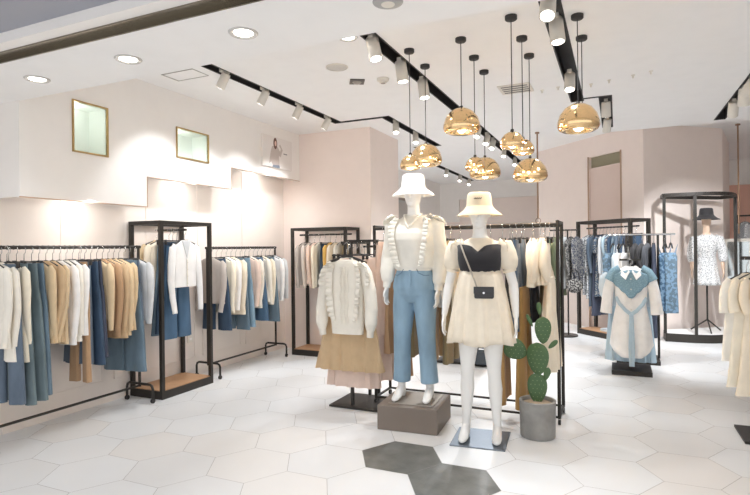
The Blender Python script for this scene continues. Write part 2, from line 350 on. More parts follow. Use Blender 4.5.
# ceiling odds
o=empty('ceiling_speaker',(-2.259,4.225,H),0,'round white perforated speaker in the ceiling left of the central track','speaker')
MB().lathe([(.001,-.006),(.085,-.006),(.092,-.003),(.092,0),(.001,0)],30).build('grille',mat('speaker_grey',(206,202,196),.7,scale=200,bump=.5),o,True)
MB().lathe([(.093,-.008),(.1,-.004),(.1,0),(.093,0)],30,closed=True).build('rim',M_fix,o)
o=empty('ceiling_sensor',(-2.277,4.666,H),R(30),'dark square sensor plate on the ceiling','sensor')
MB().box(-.07,.07,-.07,.07,-.012,0).build('plate',mat('sensor_dark',(92,86,80),.5),o); MB().lathe([(.001,-.03),(.03,-.026),(.045,-.012),(.001,-.011)],20).build('dome',M_steel,o,True)
o=empty('smoke_detector',(-2.021,4.707,H),0,'white round smoke detector on the ceiling','smoke detector')
MB().lathe([(.001,-.045),(.032,-.043),(.036,-.03),(.055,-.022),(.06,0),(.001,0)],24).build('body',M_fix,o,True); MB().lathe([(.001,-.047),(.02,-.0465),(.022,-.043),(.001,-.043)],18).build('sensor_ring',M_steel,o)
o=empty('ceiling_vent',(-.93,5.6,H),0,'white square ceiling vent with dark slot behind the pendants','vent')
MB().box(-.16,.16,-.16,.16,-.008,0).build('frame',M_fix,o)
mb=MB()
for k in range(4): mb.box(-.13,.13,-.12+k*.07,-.09+k*.07,-.010,-.007)
mb.build('slats',mat('vent_slot',(120,116,112),.6),o)
o=empty('ceiling_vent',(-.959,2.301,HF),0,'round grey grille in the front soffit at the top edge','vent')
MB().lathe([(.001,-.012),(.05,-.012),(.07,-.004),(.072,0),(.001,0)],26).build('body',mat('vent_grey',(168,166,164),.5),o,True)
MB().lathe([(.001,-.016),(.03,-.015),(.032,-.012),(.001,-.012)],26).build('cap',M_fix,o,True)
for k,(x,y) in enumerate(((-.693,5.78),(-.532,5.744),(-.223,5.786),(-.057,5.725),(.153,5.659),(.302,5.604))):
    tag(MB().lathe([(.001,-.03),(.008,-.03),(.01,-.008),(.02,-.003),(.02,0),(.001,0)],10,c=(x,y,H)).build('ceiling_hook',M_fix),'tiny white ceiling hook, %s from the left in a row of six'%('first','second','third','fourth','fifth','sixth')[k],'hook','row of tiny ceiling hooks')
# poster
o=empty('fashion_poster',(XB,5.93,2.68),0,'white canvas poster of a woman in a grey sweater on the bulkhead','poster')
MB().box(0,.03,-.335,.335,-.2,.2).build('canvas',mat('canvas_white',(232,226,222),.6),o)
def flat(name,poly,m,off): MB().add([(off,y,z) for y,z in poly]+[(off-.0015,y,z) for y,z in poly],[tuple(range(len(poly))),tuple(range(2*len(poly)-1,len(poly)-1,-1))]).build(name,m,o)
def ov(cy,cz,ry,rz,n=16): return [(cy+ry*cos(2*PI*k/n),cz+rz*sin(2*PI*k/n)) for k in range(n)]
flat('printed_trousers',[(-.13,-.2),(.04,-.2),(.03,-.15),(-.10,-.15)],mat('print_blue',(120,128,142),.7),.0315)
flat('printed_sweater',[(-.15,-.13),(-.2,-.16),(-.16,0),(-.13,.07),(-.06,.09),(0,.07),(.05,.02),(.07,.06),(.03,.1),(.05,.12),(.11,.05),(.06,-.05),(.02,-.03),(.03,-.16),(-.12,-.17)],mat('print_grey',(196,184,178),.7),.032)
flat('printed_hair',ov(-.06,.115,.042,.075),mat('print_hair',(112,82,72),.7),.033)
flat('printed_face',ov(-.055,.115,.022,.034),mat('print_skin',(226,196,180),.7),.034)
for k in range(4): flat('printed_lettering',[(.13+k*.022,0),(.146+k*.022,0),(.146+k*.022,.012),(.13+k*.022,.012)],mat('print_text',(90,86,90),.7),.033)
# hanging rods
o=empty('hanging_rod',(-1.02,7.9,H),0,'thin brown rod with a ring hanging behind the beige mannequin rack','rod')
MB().lathe([(.001,-.02),(.03,-.02),(.03,0),(.001,0)],16).build('mount',mat('bronze',(160,128,104),.4,.5,'metal'),o,True)
MB().cyl((0,0,-.01),(0,0,-1.22),.011).build('rod',mat('bronze',(0,0,0)),o)
MB().tube([(.035*cos(a),0,-1.255+.035*sin(a)) for a in [2*PI*k/16 for k in range(17)]],.005,8,side=(0,1,0)).build('ring',mat('bronze',(0,0,0)),o,True)
o=empty('hanging_rod',(1.72,9.9,HH),0,'thin brown ceiling rod at the far right edge','rod')
MB().lathe([(.001,-.02),(.035,-.02),(.035,0),(.001,0)],16).build('mount',mat('bronze',(0,0,0)),o,True)
MB().cyl((0,0,-.01),(0,0,-1.7),.011).build('rod',mat('bronze',(0,0,0)),o)
# ============================================================ CLOTHES
COL=dict(white=(240,238,236),offwhite=(236,230,218),cream=(234,221,200),lightcream=(236,226,206),beige=(212,188,152),sand=(198,170,134),tan=(176,142,108),camel=(186,146,92),
 taupe=(186,176,168),greige=(204,194,184),blushc=(226,202,188),yellow=(222,178,96),teal=(104,120,125),blue=(98,119,134),denimlight=(132,160,178),navy=(52,74,98),deepblue=(68,98,126),
 slate=(92,106,122),lightblue=(176,198,212),paleblue=(206,218,226),black=(46,44,46),charcoal=(70,72,78),green=(112,124,98),khaki=(150,132,98),mustard=(170,132,76),lightgrey=(206,208,210),inkblue=(60,66,84))
def fab(c,kind='fabric'):
    if kind=='denim': return mat('denim_'+c,COL[c],.8,0,'denim')
    if kind=='knit': return mat('knit_'+c,COL[c],.85,0,'knit')
    if kind=='floral': return mat('floral_'+c,COL[c],.8,0,'print',c2=(150,148,144) if c in('black','inkblue','navy') else (120,120,124),scale=52)
    if kind=='batik': return mat('batik_'+c,COL[c],.8,0,'print',c2=(120,150,176),scale=30)
    if kind=='gingham': return mat('gingham_'+c,COL[c],.8,0,'check',c2=(120,120,124),scale=70)
    return mat('fabric_'+c,COL[c],.85,0,'fabric')
def sp(v,e): return math.copysign(abs(v)**e,v)
def sheet_rings(prof,n=30,amp=.01,kf=40,ph=0,seed=0):
    """closed flattened body: prof rows (z, halfwidth, halfthickness, foldscale, xshift)"""
    rr=random.Random(seed); p2=rr.uniform(0,6); rings=[]
    for z,w_,t,fo,xs in prof:
        ring=[]
        for k in range(n):
            a=2*PI*k/n; x=w_*sp(cos(a),.85); y=t*sp(sin(a),.7)
            y+=amp*fo*(sin(kf*x+ph)+.5*sin(kf*1.9*x+p2+z*3)); x*=1+.02*fo*sin(5*z+ph)
            ring.append((x+xs,y,z))
        rings.append(ring)
    return rings
def interp(rows,m):
    """refine profile rows"""
    out=[]
    for a,b in zip(rows,rows[1:]):
        for i in range(m): t=i/m; out.append(tuple(p+(q-p)*t for p,q in zip(a,b)))
    out.append(rows[-1]); return out
hang_me={}
def hanger(parent_loc,rz,label,clip=False,w_=.19):
    key=(clip,w_)
    o=empty('clothes_hanger',parent_loc,rz,label,'hanger','clothes hangers')
    if key not in hang_me:
        m=MB(); m.tube([(-.0,0,-.105),(0,0,-.05),(.016,0,-.04),(.02,0,-.02),(.014,0,-.002),(0,0,.0135),(-.014,0,.006),(-.02,0,-.008)],.0025,6,side=(0,1,0))
        b=MB()
        if clip:
            b.box(-w_*.85,w_*.85,-.004,.004,-.116,-.105); b.box(-w_*.8,-w_*.8+.02,-.009,.009,-.15,-.1); b.box(w_*.8-.02,w_*.8,-.009,.009,-.15,-.1)
        else:
            b.tube([(-w_,0,-.165),(-w_*.6,0,-.14),(-.05,0,-.115),(0,0,-.108),(.05,0,-.115),(w_*.6,0,-.14),(w_,0,-.165)],[(.006,.01),(.009,.014),(.009,.009),(.009,.009),(.009,.009),(.009,.014),(.006,.01)],8,side=(0,1,0))
        hang_me[key]=(m.mesh('hook',M_chrome,True),b.mesh('hanger_bar',M_hang,True))
    for nm,me in zip(('hook','hanger_bar'),hang_me[key]):
        q=bpy.data.objects.new(nm,me); C.objects.link(q); q.parent=o
    return o
gs=[0]
def top(loc,rz,label,cat,group,m,L=.6,sw=.185,th=.026,hem=1.05,sleeve='long',m2=None,collar=False,buttons=False,name=None,amp=.010,cuff=False,spread=0):
    """shirt, jacket, sweater, coat or short-sleeved top on a hanger"""
    gs[0]+=1; sd=gs[0]; rr=random.Random(sd); ph=rr.uniform(0,6)
    o=empty(name or cat.replace(' ','_'),loc,rz,label,cat,group)
    z0=-.115; zh=z0-L
    rows=[(z0+.008,.05,th*.6,0,0),(z0-.004,.075,th*.8,0,0),(z0-.02,sw*.62,th*.9,.1,0),(z0-.045,sw*.9,th,.2,0),(z0-.075,sw*.98,th*1.15,.3,0),(z0-.17,sw*.93,th*1.2,.5,0),(z0-L*.6,sw*.92*(.5+hem/2),th*1.15,.9,0),(zh,sw*hem,th*1.25,1.2,0)]
    b=MB(); b.loft(sheet_rings(interp(rows,2),30,amp,34,ph,sd)); b.build('body',m,o,True)
    ls={'long':.52,'short':.2,'puff':.26,'none':0}[sleeve]; ls=(min(ls,L+.06)+(.12 if spread>.03 else 0)) if sleeve=='long' else ls*rr.uniform(.95,1.05)
    for s in (-1,1):
        if not ls: break
        j=rr.uniform(-.012,.012); x0=s*(sw*.86)
        rad=[.02,.05,.052,.047,.042,.036]
        if sleeve=='puff': rad=[.03,.06,.075,.08,.07,.04]
        if sleeve=='short': rad=[.02,.05,.056,.06,.064,.066]
        q1=spread+rr.uniform(-.01,.012); bend=rr.uniform(-.015,.02)
        pth=[(x0,0,z0-.03),(x0+s*.018,0,z0-.07),(x0+s*(.026+q1*.4),j*.5,z0-.07-ls*.25),(x0+s*(.024+q1*.8),j,z0-.07-ls*.5),(x0+s*(.018+q1),j*1.5-.004-bend,z0-.07-ls*.77),(x0+s*(.012+q1),j*2-.008-bend*2,z0-.07-ls)]
        q=MB(); q.tube(pth,[(r_*.8,r_*.42+.004) for r_ in rad],12,side=(1,0,0)); q.build('sleeve',m2 or m,o,True)
        if cuff:
            e=Vector(pth[-1]); q=MB(); q.tube([e+Vector((0,0,.012)),e-Vector((0,0,.028))],[(.034,.02),(.031,.018)],12,side=(1,0,0)); q.build('cuff',m2 or m,o,True)
    if collar:
        q=MB()
        for s in (-1,1):
            q.add([(s*.012,-th*1.0,z0-.005),(s*.055,-th*.6,z0+.018),(s*.085,-th*1.25,z0-.03),(s*.045,-th*1.5,z0-.06),(s*.012,-th*.9,z0-.01),(s*.05,-th*.3,z0+.018),(s*.083,-th*.9,z0-.036),(s*.043,-th*1.15,z0-.066)],[(0,1,2,3),(7,6,5,4),(0,4,5,1),(1,5,6,2),(2,6,7,3),(3,7,4,0)])
        q.build('collar',m2 or m,o)
    if buttons:
        for k in range(4):
            MB().cyl((0.0,-th*1.25-.004,z0-.08-k*L*.2),(0,-th*1.25-.010,z0-.08-k*L*.2),.006,10).build('button',mat('button_brown',(120,96,74),.4),o)
    return o
def trousers(loc,rz,label,group,m,L=.85,wt=.145,leg=.098,th=.02,name='trousers',drop=.12):
    gs[0]+=1; sd=gs[0]; rr=random.Random(sd); ph=rr.uniform(0,6)
    o=empty(name,loc,rz,label,'trousers',group); z0=-drop
    b=MB(); b.loft(sheet_rings(interp([(z0,wt*.98,th*.8,.1,0),(z0-.03,wt,th*.9,.15,0)],1),26,.004,20,ph,sd)); b.build('waistband',m,o,True)
    b=MB(); b.loft(sheet_rings(interp([(z0-.028,wt*.99,th*.9,.2,0),(z0-.12,wt*1.06,th*1.1,.4,0),(z0-.27,wt*1.12,th*1.15,.6,0)],2),26,.006,20,ph,sd)); b.build('seat',m,o,True)
    for s in (-1,1):
        cx=s*wt*.55; dy=s*rr.uniform(.0,.006)
        q=MB(); q.loft([[(x+cx*(1+.08*k),y+dy,z) for x,y,z in ring] for k,ring in enumerate(sheet_rings(interp([(z0-.2,wt*.52,th*1.1,.4,0),(z0-.3,wt*.56,th*1.15,.7,0),(z0-L*.65,leg*.9,th*1.3,1,0),(z0-L,leg,th*1.5,1.3,0)],2),22,.006,36,ph+s,sd+s))]); q.build('leg',m,o,True)
    return o
def skirt(loc,rz,label,group,m,L=.6,wt=.14,hw=.22,th=.035,folds=60,name='skirt',amp=.014,drop=.12,cat='skirt'):
    gs[0]+=1; sd=gs[0]; ph=random.Random(sd).uniform(0,6); o=empty(name,loc,rz,label,cat,group); z0=-drop
    MB().loft(sheet_rings([(z0,wt,th*.6,0,0),(z0-.035,wt*1.02,th*.65,.1,0)],30,.003,20,ph,sd)).build('waistband',m,o,True)
    MB().loft(sheet_rings(interp([(z0-.03,wt*1.01,th*.65,.2,0),(z0-L*.4,wt+(hw-wt)*.5,th*.9,.7,0),(z0-L,hw,th*1.2,1.2,0)],4),54,amp,folds,ph,sd)).build('skirt_panel',m,o,True)
    return o
def cami(loc,rz,label,group,m,L=.42,sw=.14,th=.024,cat='camisole',dress=False):
    gs[0]+=1; sd=gs[0]; ph=random.Random(sd).uniform(0,6); o=empty(cat.replace(' ','_'),loc,rz,label,cat,group)
    z0=-.22
    MB().loft(sheet_rings(interp([(z0,sw*.75,th*.8,.1,0),(z0-.05,sw*.95,th,.3,0),(z0-L*.5,sw*.9,th*1.1,.7,0),(z0-L,sw*(1.5 if dress else 1.1),th*1.5,1.3,0)],3),30,.008,45,ph,sd)).build('body',m,o,True)
    for s in (-1,1): MB().tube([(s*sw*.65,-.01,z0-.01),(s*.085,0,-.12),(s*sw*.65,.012,z0-.01)],.004,6,side=(0,1,0)).build('shoulder_strap',m,o)
    return o
def describe(col):
    return dict(offwhite='off-white',lightcream='light cream',blushc='blush pink',denimlight='light blue',deepblue='deep blue',lightblue='light blue',paleblue='pale blue',lightgrey='light grey',inkblue='ink blue').get(col,col)
ordw=['first','second','third','fourth','fifth','sixth','seventh','eighth','ninth','tenth','eleventh','twelfth','thirteenth','fourteenth','fifteenth','sixteenth','seventeenth','eighteenth','nineteenth','twentieth','twenty-first','twenty-second','twenty-third','twenty-fourth']
def hang_rail(items,p0,p1,rz,railname,group,endname,jit=.11,shift=0):
    """items (kind, colour, fabric kind, options) spread along a rail from p0 to p1"""
    n=len(items); p0=Vector(p0); p1=Vector(p1)
    for k,it in enumerate(items):
        kind,c,fk=it[:3]; op=dict(it[3]) if len(it)>3 else {}
        t=op.pop('t',(k+.5)/n); loc=p0+(p1-p0)*t; a=rz+rnd.uniform(-jit,jit)+op.pop('rz',0)
        m=fab(c,fk); fkn={'denim':'denim ','knit':'knit ','floral':'floral ','batik':'batik ','gingham':'gingham '}.get(fk,'')
        noun=op.pop('noun',kind); lab='%s %s%s on the %s, %s from %s'%(describe(c),fkn,noun,railname,ordw[k],endname)
        assert len(lab.split())<=16,lab
        clip=kind in('trousers','skirt')
        if kind in('shirt','jacket','coat','sweater','cardigan','blouse','T-shirt'):
            top(loc,a,lab,noun,group,m,**op)
        elif kind=='dress': top(loc,a,lab,noun,group,m,**{**dict(L=.95,hem=1.15,sleeve='short'),**op})
        elif kind=='trousers': trousers(loc,a,lab,group,m,**op)
        elif kind=='skirt': skirt(loc,a,lab,group,m,**op)
        elif kind=='camisole': cami(loc,a,lab,group,m,**op)
        hanger(loc,a,('black clip hanger' if clip else 'black hanger')+' holding the '+lab.replace(' on the ',' of the ',1).replace(' from ',' counted from ',1) if False else 'hanger under the %s %s, %s on the %s'%(describe(c),noun,ordw[k],railname),clip,min(op.get('sw',.185),.185)*.95 if not clip else .16)
# ---------------------------------------------------------- rails and frames
def rolling_rack(x,y0,y1,zr,label):
    o=empty('garment_rack',(x,(y0+y1)/2,0),0,label,'clothes rack','black rolling racks on the left wall'); h=(y1-y0)/2
    MB().cyl((0,-h,zr),(0,h,zr),.014,14).build('rail',M_black,o,True)
    mb=MB()
    for k in range(int((y1-y0)/.045)): mb.cyl((0,-h+.03+k*.045,zr),(0,-h+.036+k*.045,zr),.0165,12)
    mb.build('rail_spacers',M_hang,o)
    MB().cyl((0,-h+.02,.15),(0,h-.02,.15),.011,12).build('bottom_bar',M_black,o,True)
    for s in (-1,1):
        yy=s*(h-.02)
        MB().cyl((0,yy,.14),(0,yy,zr),.013,12).build('post',M_black,o,True)
        MB().tube([(-.165,yy,.045),(-.165,yy,.13),(-.155,yy,.155),(-.13,yy,.168),(.13,yy,.168),(.155,yy,.155),(.165,yy,.13),(.165,yy,.045)],.012,10,side=(0,1,0)).build('foot',M_black,o,True)
        for q in (-1,1):
            c=MB().cyl((q*.165-.01,yy,.022),(q*.165+.01,yy,.022),.022,16).build('caster',M_hang,o,True)
            MB().cyl((q*.165,yy,.03),(q*.165,yy,.056),.006,8).build('caster_stem',M_chrome,c)
rolling_rack(-4.1,2.28,3.70,1.45,'black rolling clothes rack nearest the camera along the left wall')
rolling_rack(-4.13,4.62,5.95,1.435,'black rolling clothes rack between the two tall display frames')
def frame(loc,rz,w_,d_,h_,label,t=.035,rail=None,base=.075):
    """open box frame: local x width, y depth from the front-left corner"""
    o=empty('display_rack',loc,rz,label,'display frame','black display frames with wooden base')
    for x,y in ((0,0),(w_-t,0),(0,d_-t),(w_-t,d_-t)): MB().box(x,x+t,y,y+t,base,h_-t).build('post',M_black,o)
    mb=MB(); mb.box(0,w_,0,t,h_-t,h_); mb.box(0,w_,d_-t,d_,h_-t,h_); mb.box(0,t,t,d_-t,h_-t,h_); mb.box(w_-t,w_,t,d_-t,h_-t,h_); mb.build('top_frame',M_black,o)
    MB().box(0,w_,0,d_,0,base).build('base',M_black,o); MB().box(.012,w_-.012,.012,d_-.012,base,base+.006).build('base_board',M_wood,o)
    if rail:
        (a,b)=rail; MB().cyl(a,b,.012,12).build('rail',M_black,o,True)
    return o
frame((-4.35,3.79,0),0,.42,.70,1.70,'black metal frame with wooden base and a white cardigan facing out, left wall',rail=((.02,.35,1.62),(.40,.35,1.62)))
frame((-3.976,6.075,0),0,.83,.40,1.69,'black metal frame with wooden base behind the ruffled sweater stand',rail=((.02,.2,1.60),(.81,.2,1.60)))
# left rack garments
g1='clothes on the near left rack'
S=lambda **k:k
hang_rail([('cardigan','offwhite','knit',S(L=.60,sw=.19)),('coat','offwhite','fabric',S(L=.70,sw=.19)),('coat','lightcream','fabric',S(L=.72,amp=.01,sw=.19)),
 ('trousers','teal','denim',S(L=1.03,leg=.11)),('trousers','teal','denim',S(L=1.02,leg=.11)),('trousers','blue','denim',S(L=.99)),
 ('blouse','beige','fabric',S(L=.58,cuff=True)),('shirt','sand','fabric',S(L=.62,cuff=True,buttons=True)),('blouse','beige','fabric',S(L=.64,cuff=True)),('shirt','white','fabric',S(L=.66)),('shirt','offwhite','fabric',S(L=.64)),('shirt','white','fabric',S(L=.60)),
 ('skirt','slate','denim',S(L=.84,amp=.008,hw=.17)),('trousers','navy','denim',S(L=.86)),('trousers','inkblue','denim',S(L=.80)),
 ('blouse','beige','fabric',S(L=.5)),('jacket','tan','fabric',S(L=.66,collar=True,cuff=True,sw=.195)),('jacket','sand','fabric',S(L=.68,collar=True,sw=.195)),('coat','beige','fabric',S(L=.66,collar=True,cuff=True,sw=.2)),('coat','beige','fabric',S(L=.62,sw=.2,cuff=True)),
 ('trousers','blue','denim',S(L=1.0,leg=.12)),('trousers','slate','denim',S(L=.98)),('shirt','lightgrey','fabric',S(L=.56))],
 (-4.1,2.36,1.45),(-4.1,3.66,1.45),0,'near left rack',g1,'its near end')
for x,y,z,c,n_,l,lb in ((-4.02,2.44,1.45,'slate','trousers',1.0,'grey denim trousers hung behind the off-white sweater at the near left rack end'),(-4.02,3.02,1.45,'khaki','trousers',.98,'tan trousers showing below the white shirts of the near left rack')):
    trousers((x,y,z),.03,lb,g1,fab('slate','denim') if c=='slate' else fab('tan'),L=l,leg=.075 if c=='slate' else .045,wt=.11 if c=='slate' else .08); hanger((x,y,z),.03,'hanger above the '+lb[:30].rsplit(' ',1)[0]+' on the near left rack',True,.16)
hang_rail([('shirt','taupe','fabric',S(L=.5)),('trousers','navy','denim',S(L=.80)),('shirt','lightcream','fabric',S(L=.62,buttons=True)),('blouse','white','fabric',S(L=.60)),('coat','cream','fabric',S(L=.66)),('trousers','blue','denim',S(L=.84)),
 ('trousers','denimlight','denim',S(L=.82)),('shirt','blushc','fabric',S(L=.56)),('blouse','offwhite','fabric',S(L=.62)),('trousers','deepblue','denim',S(L=.78)),('cardigan','offwhite','knit',S(L=.56)),('coat','lightcream','fabric',S(L=.6)),('trousers','blue','denim',S(L=.82)),('shirt','white','fabric',S(L=.44)),('shirt','lightgrey','fabric',S(L=.42))],
 (-4.13,4.66,1.435),(-4.13,5.93,1.435),0,'rear left rack','clothes on the rear left rack','its near end')
# frame 1 garments: stacked one behind the other, facing the aisle
f1=(-4.35,4.14); g='clothes in the left display frame'
def facing(x,y,z,rz): return (x,y,z)
def hg(loc,rz,lab,clip=False): hanger(loc,rz,'hanger carrying the '+lab,clip)
c=top((-3.99,4.16,1.62),R(90),'white fine-knit V-neck cardigan facing out of the left display frame','cardigan',g,fab('white','knit'),L=.46,sw=.165,hem=.95,sleeve='long',amp=.004,th=.022,spread=.045)
MB().tube([(0,-.030,-.30),(.0,-.031,-.45),(0,-.031,-.575)],(.006),8).build('button_placket',fab('offwhite','knit'),c)
for k in range(4): MB().cyl((0,-.036,-.33-k*.07),(0,-.040,-.33-k*.07),.006,10).build('button',M_fix,c)
MB().add([(-.055,-.026,-.112),(.055,-.026,-.112),(0,-.0335,-.29),(-.055,-.02,-.112),(.055,-.02,-.112),(0,-.03,-.29)],[(0,2,1),(3,4,5),(0,3,5,2),(1,2,5,4),(0,1,4,3)]).build('neck_opening',fab('lightgrey'),c)
hg((-3.99,4.16,1.62),R(90),'white V-neck cardigan facing out')
for x,kind,cc,fk,kw,lb in ((-4.04,'t','deepblue','denim',dict(L=.92,leg=.09,drop=.16,wt=.13),'deep blue flared denim trousers under the white cardigan'),(-4.09,'t','navy','denim',dict(L=.90,leg=.11),'navy denim trousers, second behind the white cardigan'),(-4.14,'t','blue','denim',dict(L=.92,leg=.12),'mid blue denim trousers in the left frame, third behind the cardigan'),(-4.20,'s','cream','fabric',dict(L=.45,collar=True),'cream collared jacket at the back of the left frame'),(-4.26,'s','beige','fabric',dict(L=.5,collar=True),'beige jacket hung last in the left frame beside the wall')):
    y=4.10 if kind=='t' else 4.06
    (trousers((x,y,1.62),R(90),lb,g,fab(cc,fk),**kw) if kind=='t' else top((x,y,1.62),R(90),lb,'jacket',g,fab(cc,fk),**kw)); hg((x,y,1.62),R(90),lb[:45].rsplit(' ',1)[0],kind=='t')
# frame 2 garments
hang_rail([('shirt','taupe','fabric',S(L=.56,sw=.17)),('blouse','greige','fabric',S(L=.56,sw=.17)),('shirt','blushc','fabric',S(L=.54,sw=.17,buttons=True)),('blouse','lightcream','fabric',S(L=.58,sw=.17)),('trousers','navy','denim',S(L=.92,wt=.13)),('sweater','yellow','knit',S(L=.68,sw=.17)),('blouse','cream','fabric',S(L=.55,sw=.17)),('shirt','offwhite','fabric',S(L=.55,sw=.17)),('skirt','khaki','fabric',S(L=.8,wt=.11,hw=.15))],
 (-3.93,6.275,1.60),(-3.2,6.275,1.60),R(90),'rear left frame rail','clothes in the rear left frame','the wall side')
# ---------------------------------------------------------- sweater stand
o=empty('garment_stand',(-2.13,4.42,0),0,'low black two-post garment stand holding the ruffled white sweater','clothes stand')
MB().box(-.24,.26,-.21,.23,0,.018).build('base_plate',M_black,o,bevel=.003)
for y in (-.15,.22): MB().box(-.045,-.02,y-.0125,y+.0125,.018,1.47).build('post',M_black,o)
MB().box(.05,.075,.2,.225,.018,1.42).build('side_post',M_black,o)
MB().box(-.045,-.02,-.32,.24,1.455,1.475).build('top_rail',M_black,o)
MB().box(-.10,.2,-.155,-.135,1.47,1.49).build('cross_bar',M_black,o); MB().box(-.08,.2,.2,.22,1.42,1.44).build('lower_cross_bar',M_black,o)
gx='clothes on the two-post stand'; SX=-2.162
def ruffle(parent,path,width,nw,m,name='ruffle',side=1,out=.02,fr=9):
    P=[Vector(p) for p in path]; N=len(P)*fr
    def at(t):
        t*=len(P)-1; i=min(int(t),len(P)-2); return P[i].lerp(P[i+1],t-i)
    top_,bot=[],[]; vs=[]; fs=[]
    for k in range(N+1):
        t=k/N; p=at(t); ph=2*PI*nw*t+1.1*sin(7*t*PI+nw)+.5*sin(17*t+side); a=sin(ph)*(1+.35*sin(11*t+1)); b_=cos(ph)*(1+.4*sin(9*t+2)); taper=min(1,8*t+.35,8*(1-t)+.35)
        q0=p+Vector((0,-.002,0)); q1=p+Vector((side*width*.5*taper,-out*.8+out*.5*a,-.004*b_)); q2=p+Vector((side*width*taper*(1+.12*b_),-out*.55+out*.9*a,-.012*b_))
        vs+=[q0,q1,q2,q2+Vector((0,.003,0)),q1+Vector((0,.004,0)),q0+Vector((0,.004,0))]
    for k in range(N):
        for j in range(6): fs.append((k*6+j,(k+1)*6+j,(k+1)*6+(j+1)%6,k*6+(j+1)%6))
    fs+= [(0,1,2,3,4,5),tuple(N*6+j for j in (5,4,3,2,1,0))]
    return MB().add(vs,fs).build(name,m,parent,True)
def long_sleeve(mb,sx,pts,rad,n=16): mb.tube(pts,rad,n,side=(1,0,0))
kn=fab('offwhite','knit')
o=empty('ruffled_sweater',(SX+.035,4.12,1.455),0,'cream cable-knit sweater with ruffled shoulders hung facing out on the two-post stand','sweater',gx)
mb=MB(); rows=[(-.135,.06,.02,0,0),(-.145,.10,.035,0,0),(-.165,.15,.045,0,0),(-.20,.185,.05,0,0),(-.27,.182,.055,.2,0),(-.45,.178,.06,.4,0),(-.62,.175,.062,.5,0),(-.70,.168,.055,.3,0),(-.73,.165,.05,.2,0)]
mb.loft(sheet_rings(interp(rows,2),36,.005,26,1,1))
for s in (-1,1):
    mb.tube([(s*.15,0,-.18),(s*.20,0,-.26),(s*.245,-.01,-.40),(s*.262,-.02,-.56),(s*.262,-.03,-.68),(s*.255,-.03,-.74)],[(.05,.045),(.062,.05),(.06,.05),(.064,.05),(.06,.05),(.036,.032)],16,side=(1,0,0))
o.scale=(.90,1,1)
remesh(mb,'body',kn,o,.008,3)
for s in (-1,1):
    ruffle(o,[(s*.10,-.052,-.16),(s*.125,-.062,-.26),(s*.125,-.07,-.40),(s*.11,-.072,-.54),(s*.09,-.07,-.66)],.055,11,kn,side=s,out=.020)
    ruffle(o,[(s*.12,-.03,-.155),(s*.19,-.03,-.20),(s*.215,-.045,-.28),(s*.225,-.06,-.36)],.05,6,kn,'shoulder_ruffle',side=s,out=.02)
    MB().tube([(s*.255,-.03,-.735),(s*.252,-.03,-.79)],[(.034,.03),(.032,.028)],16,side=(1,0,0)).build('cuff',kn,o,True)
MB().loft(sheet_rings([(-.725,.166,.052,0,0),(-.775,.160,.05,0,0)],36,.003,60,1,1)).build('hem_band',kn,o,True)
mb=MB(); 
mb.tube([(.065*cos(a),.022*sin(a)-.012,-.135+.022*sin(a)*.9-.0) for a in [2*PI*k/20 for k in range(21)]],.008,8,side=(0,0,1)); mb.build('neckband',kn,o,True)
for x in (-.035,0,.035):
    mb=MB(); mb.tube([(x+.008*sin(k*.9),-.066-.004*cos(k*.9),-.20-k*.02) for k in range(25)],.006,6); mb.build('cable_stitch',kn,o,True)
hg((SX+.035,4.12,1.455),0,'ruffled cream sweater on the stand')
for k,(y,kind,cc,kw,lb) in enumerate(((4.22,'k','sand',dict(L=.62,wt=.16,hw=.33,th=.05,drop=.50,amp=.012),'sand flared skirt just below the ruffled sweater'),
  (4.30,'k','blushc',dict(L=.72,wt=.17,hw=.26,th=.05,drop=.56),'blush pleated skirt, longest under the ruffled sweater'),
  (4.38,'s','blushc',dict(L=.62,sw=.2,cuff=True),'blush blouse behind the ruffled sweater'),(4.46,'s','lightcream',dict(L=.6,sw=.2),'light cream blouse second behind the ruffled sweater'),(4.55,'k','khaki',dict(L=.7,wt=.16,hw=.28,th=.05,drop=.42),'khaki flared skirt at the back of the two-post stand'))):
    a=rnd.uniform(-.05,.05)
    (skirt if kind=='k' else lambda *A,**K: top(A[0],A[1],A[2],'blouse',A[3],A[4],**K))((SX,y,1.465),a,lb,gx,fab(cc),**kw); hg((SX,y,1.465),a,lb[:44].rsplit(' ',1)[0],kind=='k')
# blush garments hanging on the stand's right arm
for k,(x,y,cc,L_,lb) in enumerate(((-1.97,4.36,'blushc',.68,'blush wrap blouse on the right arm of the stand, beside the jeans mannequin'),(-1.93,4.47,'greige',.7,'greige blouse behind the blush wrap blouse on the stand arm'),(-1.90,4.58,'cream',.66,'cream blouse last on the right arm of the stand'))):
    top((x,y,1.44),R(28),lb,'blouse',gx,fab(cc),L=L_,sw=.19,cuff=True); hg((x,y,1.44),R(28),lb[:30].rsplit(' ',1)[0])
for x,y,cc,hw,lb in ((-1.92,4.42,'blushc',.2,'long blush skirt under the wrap blouse beside the platform'),(-1.86,4.54,'tan',.18,'tan long skirt behind the jeans mannequin')):
    skirt((x,y,1.44),R(50),lb,gx,fab(cc),L=.70,wt=.13,hw=hw,th=.05,drop=.50)
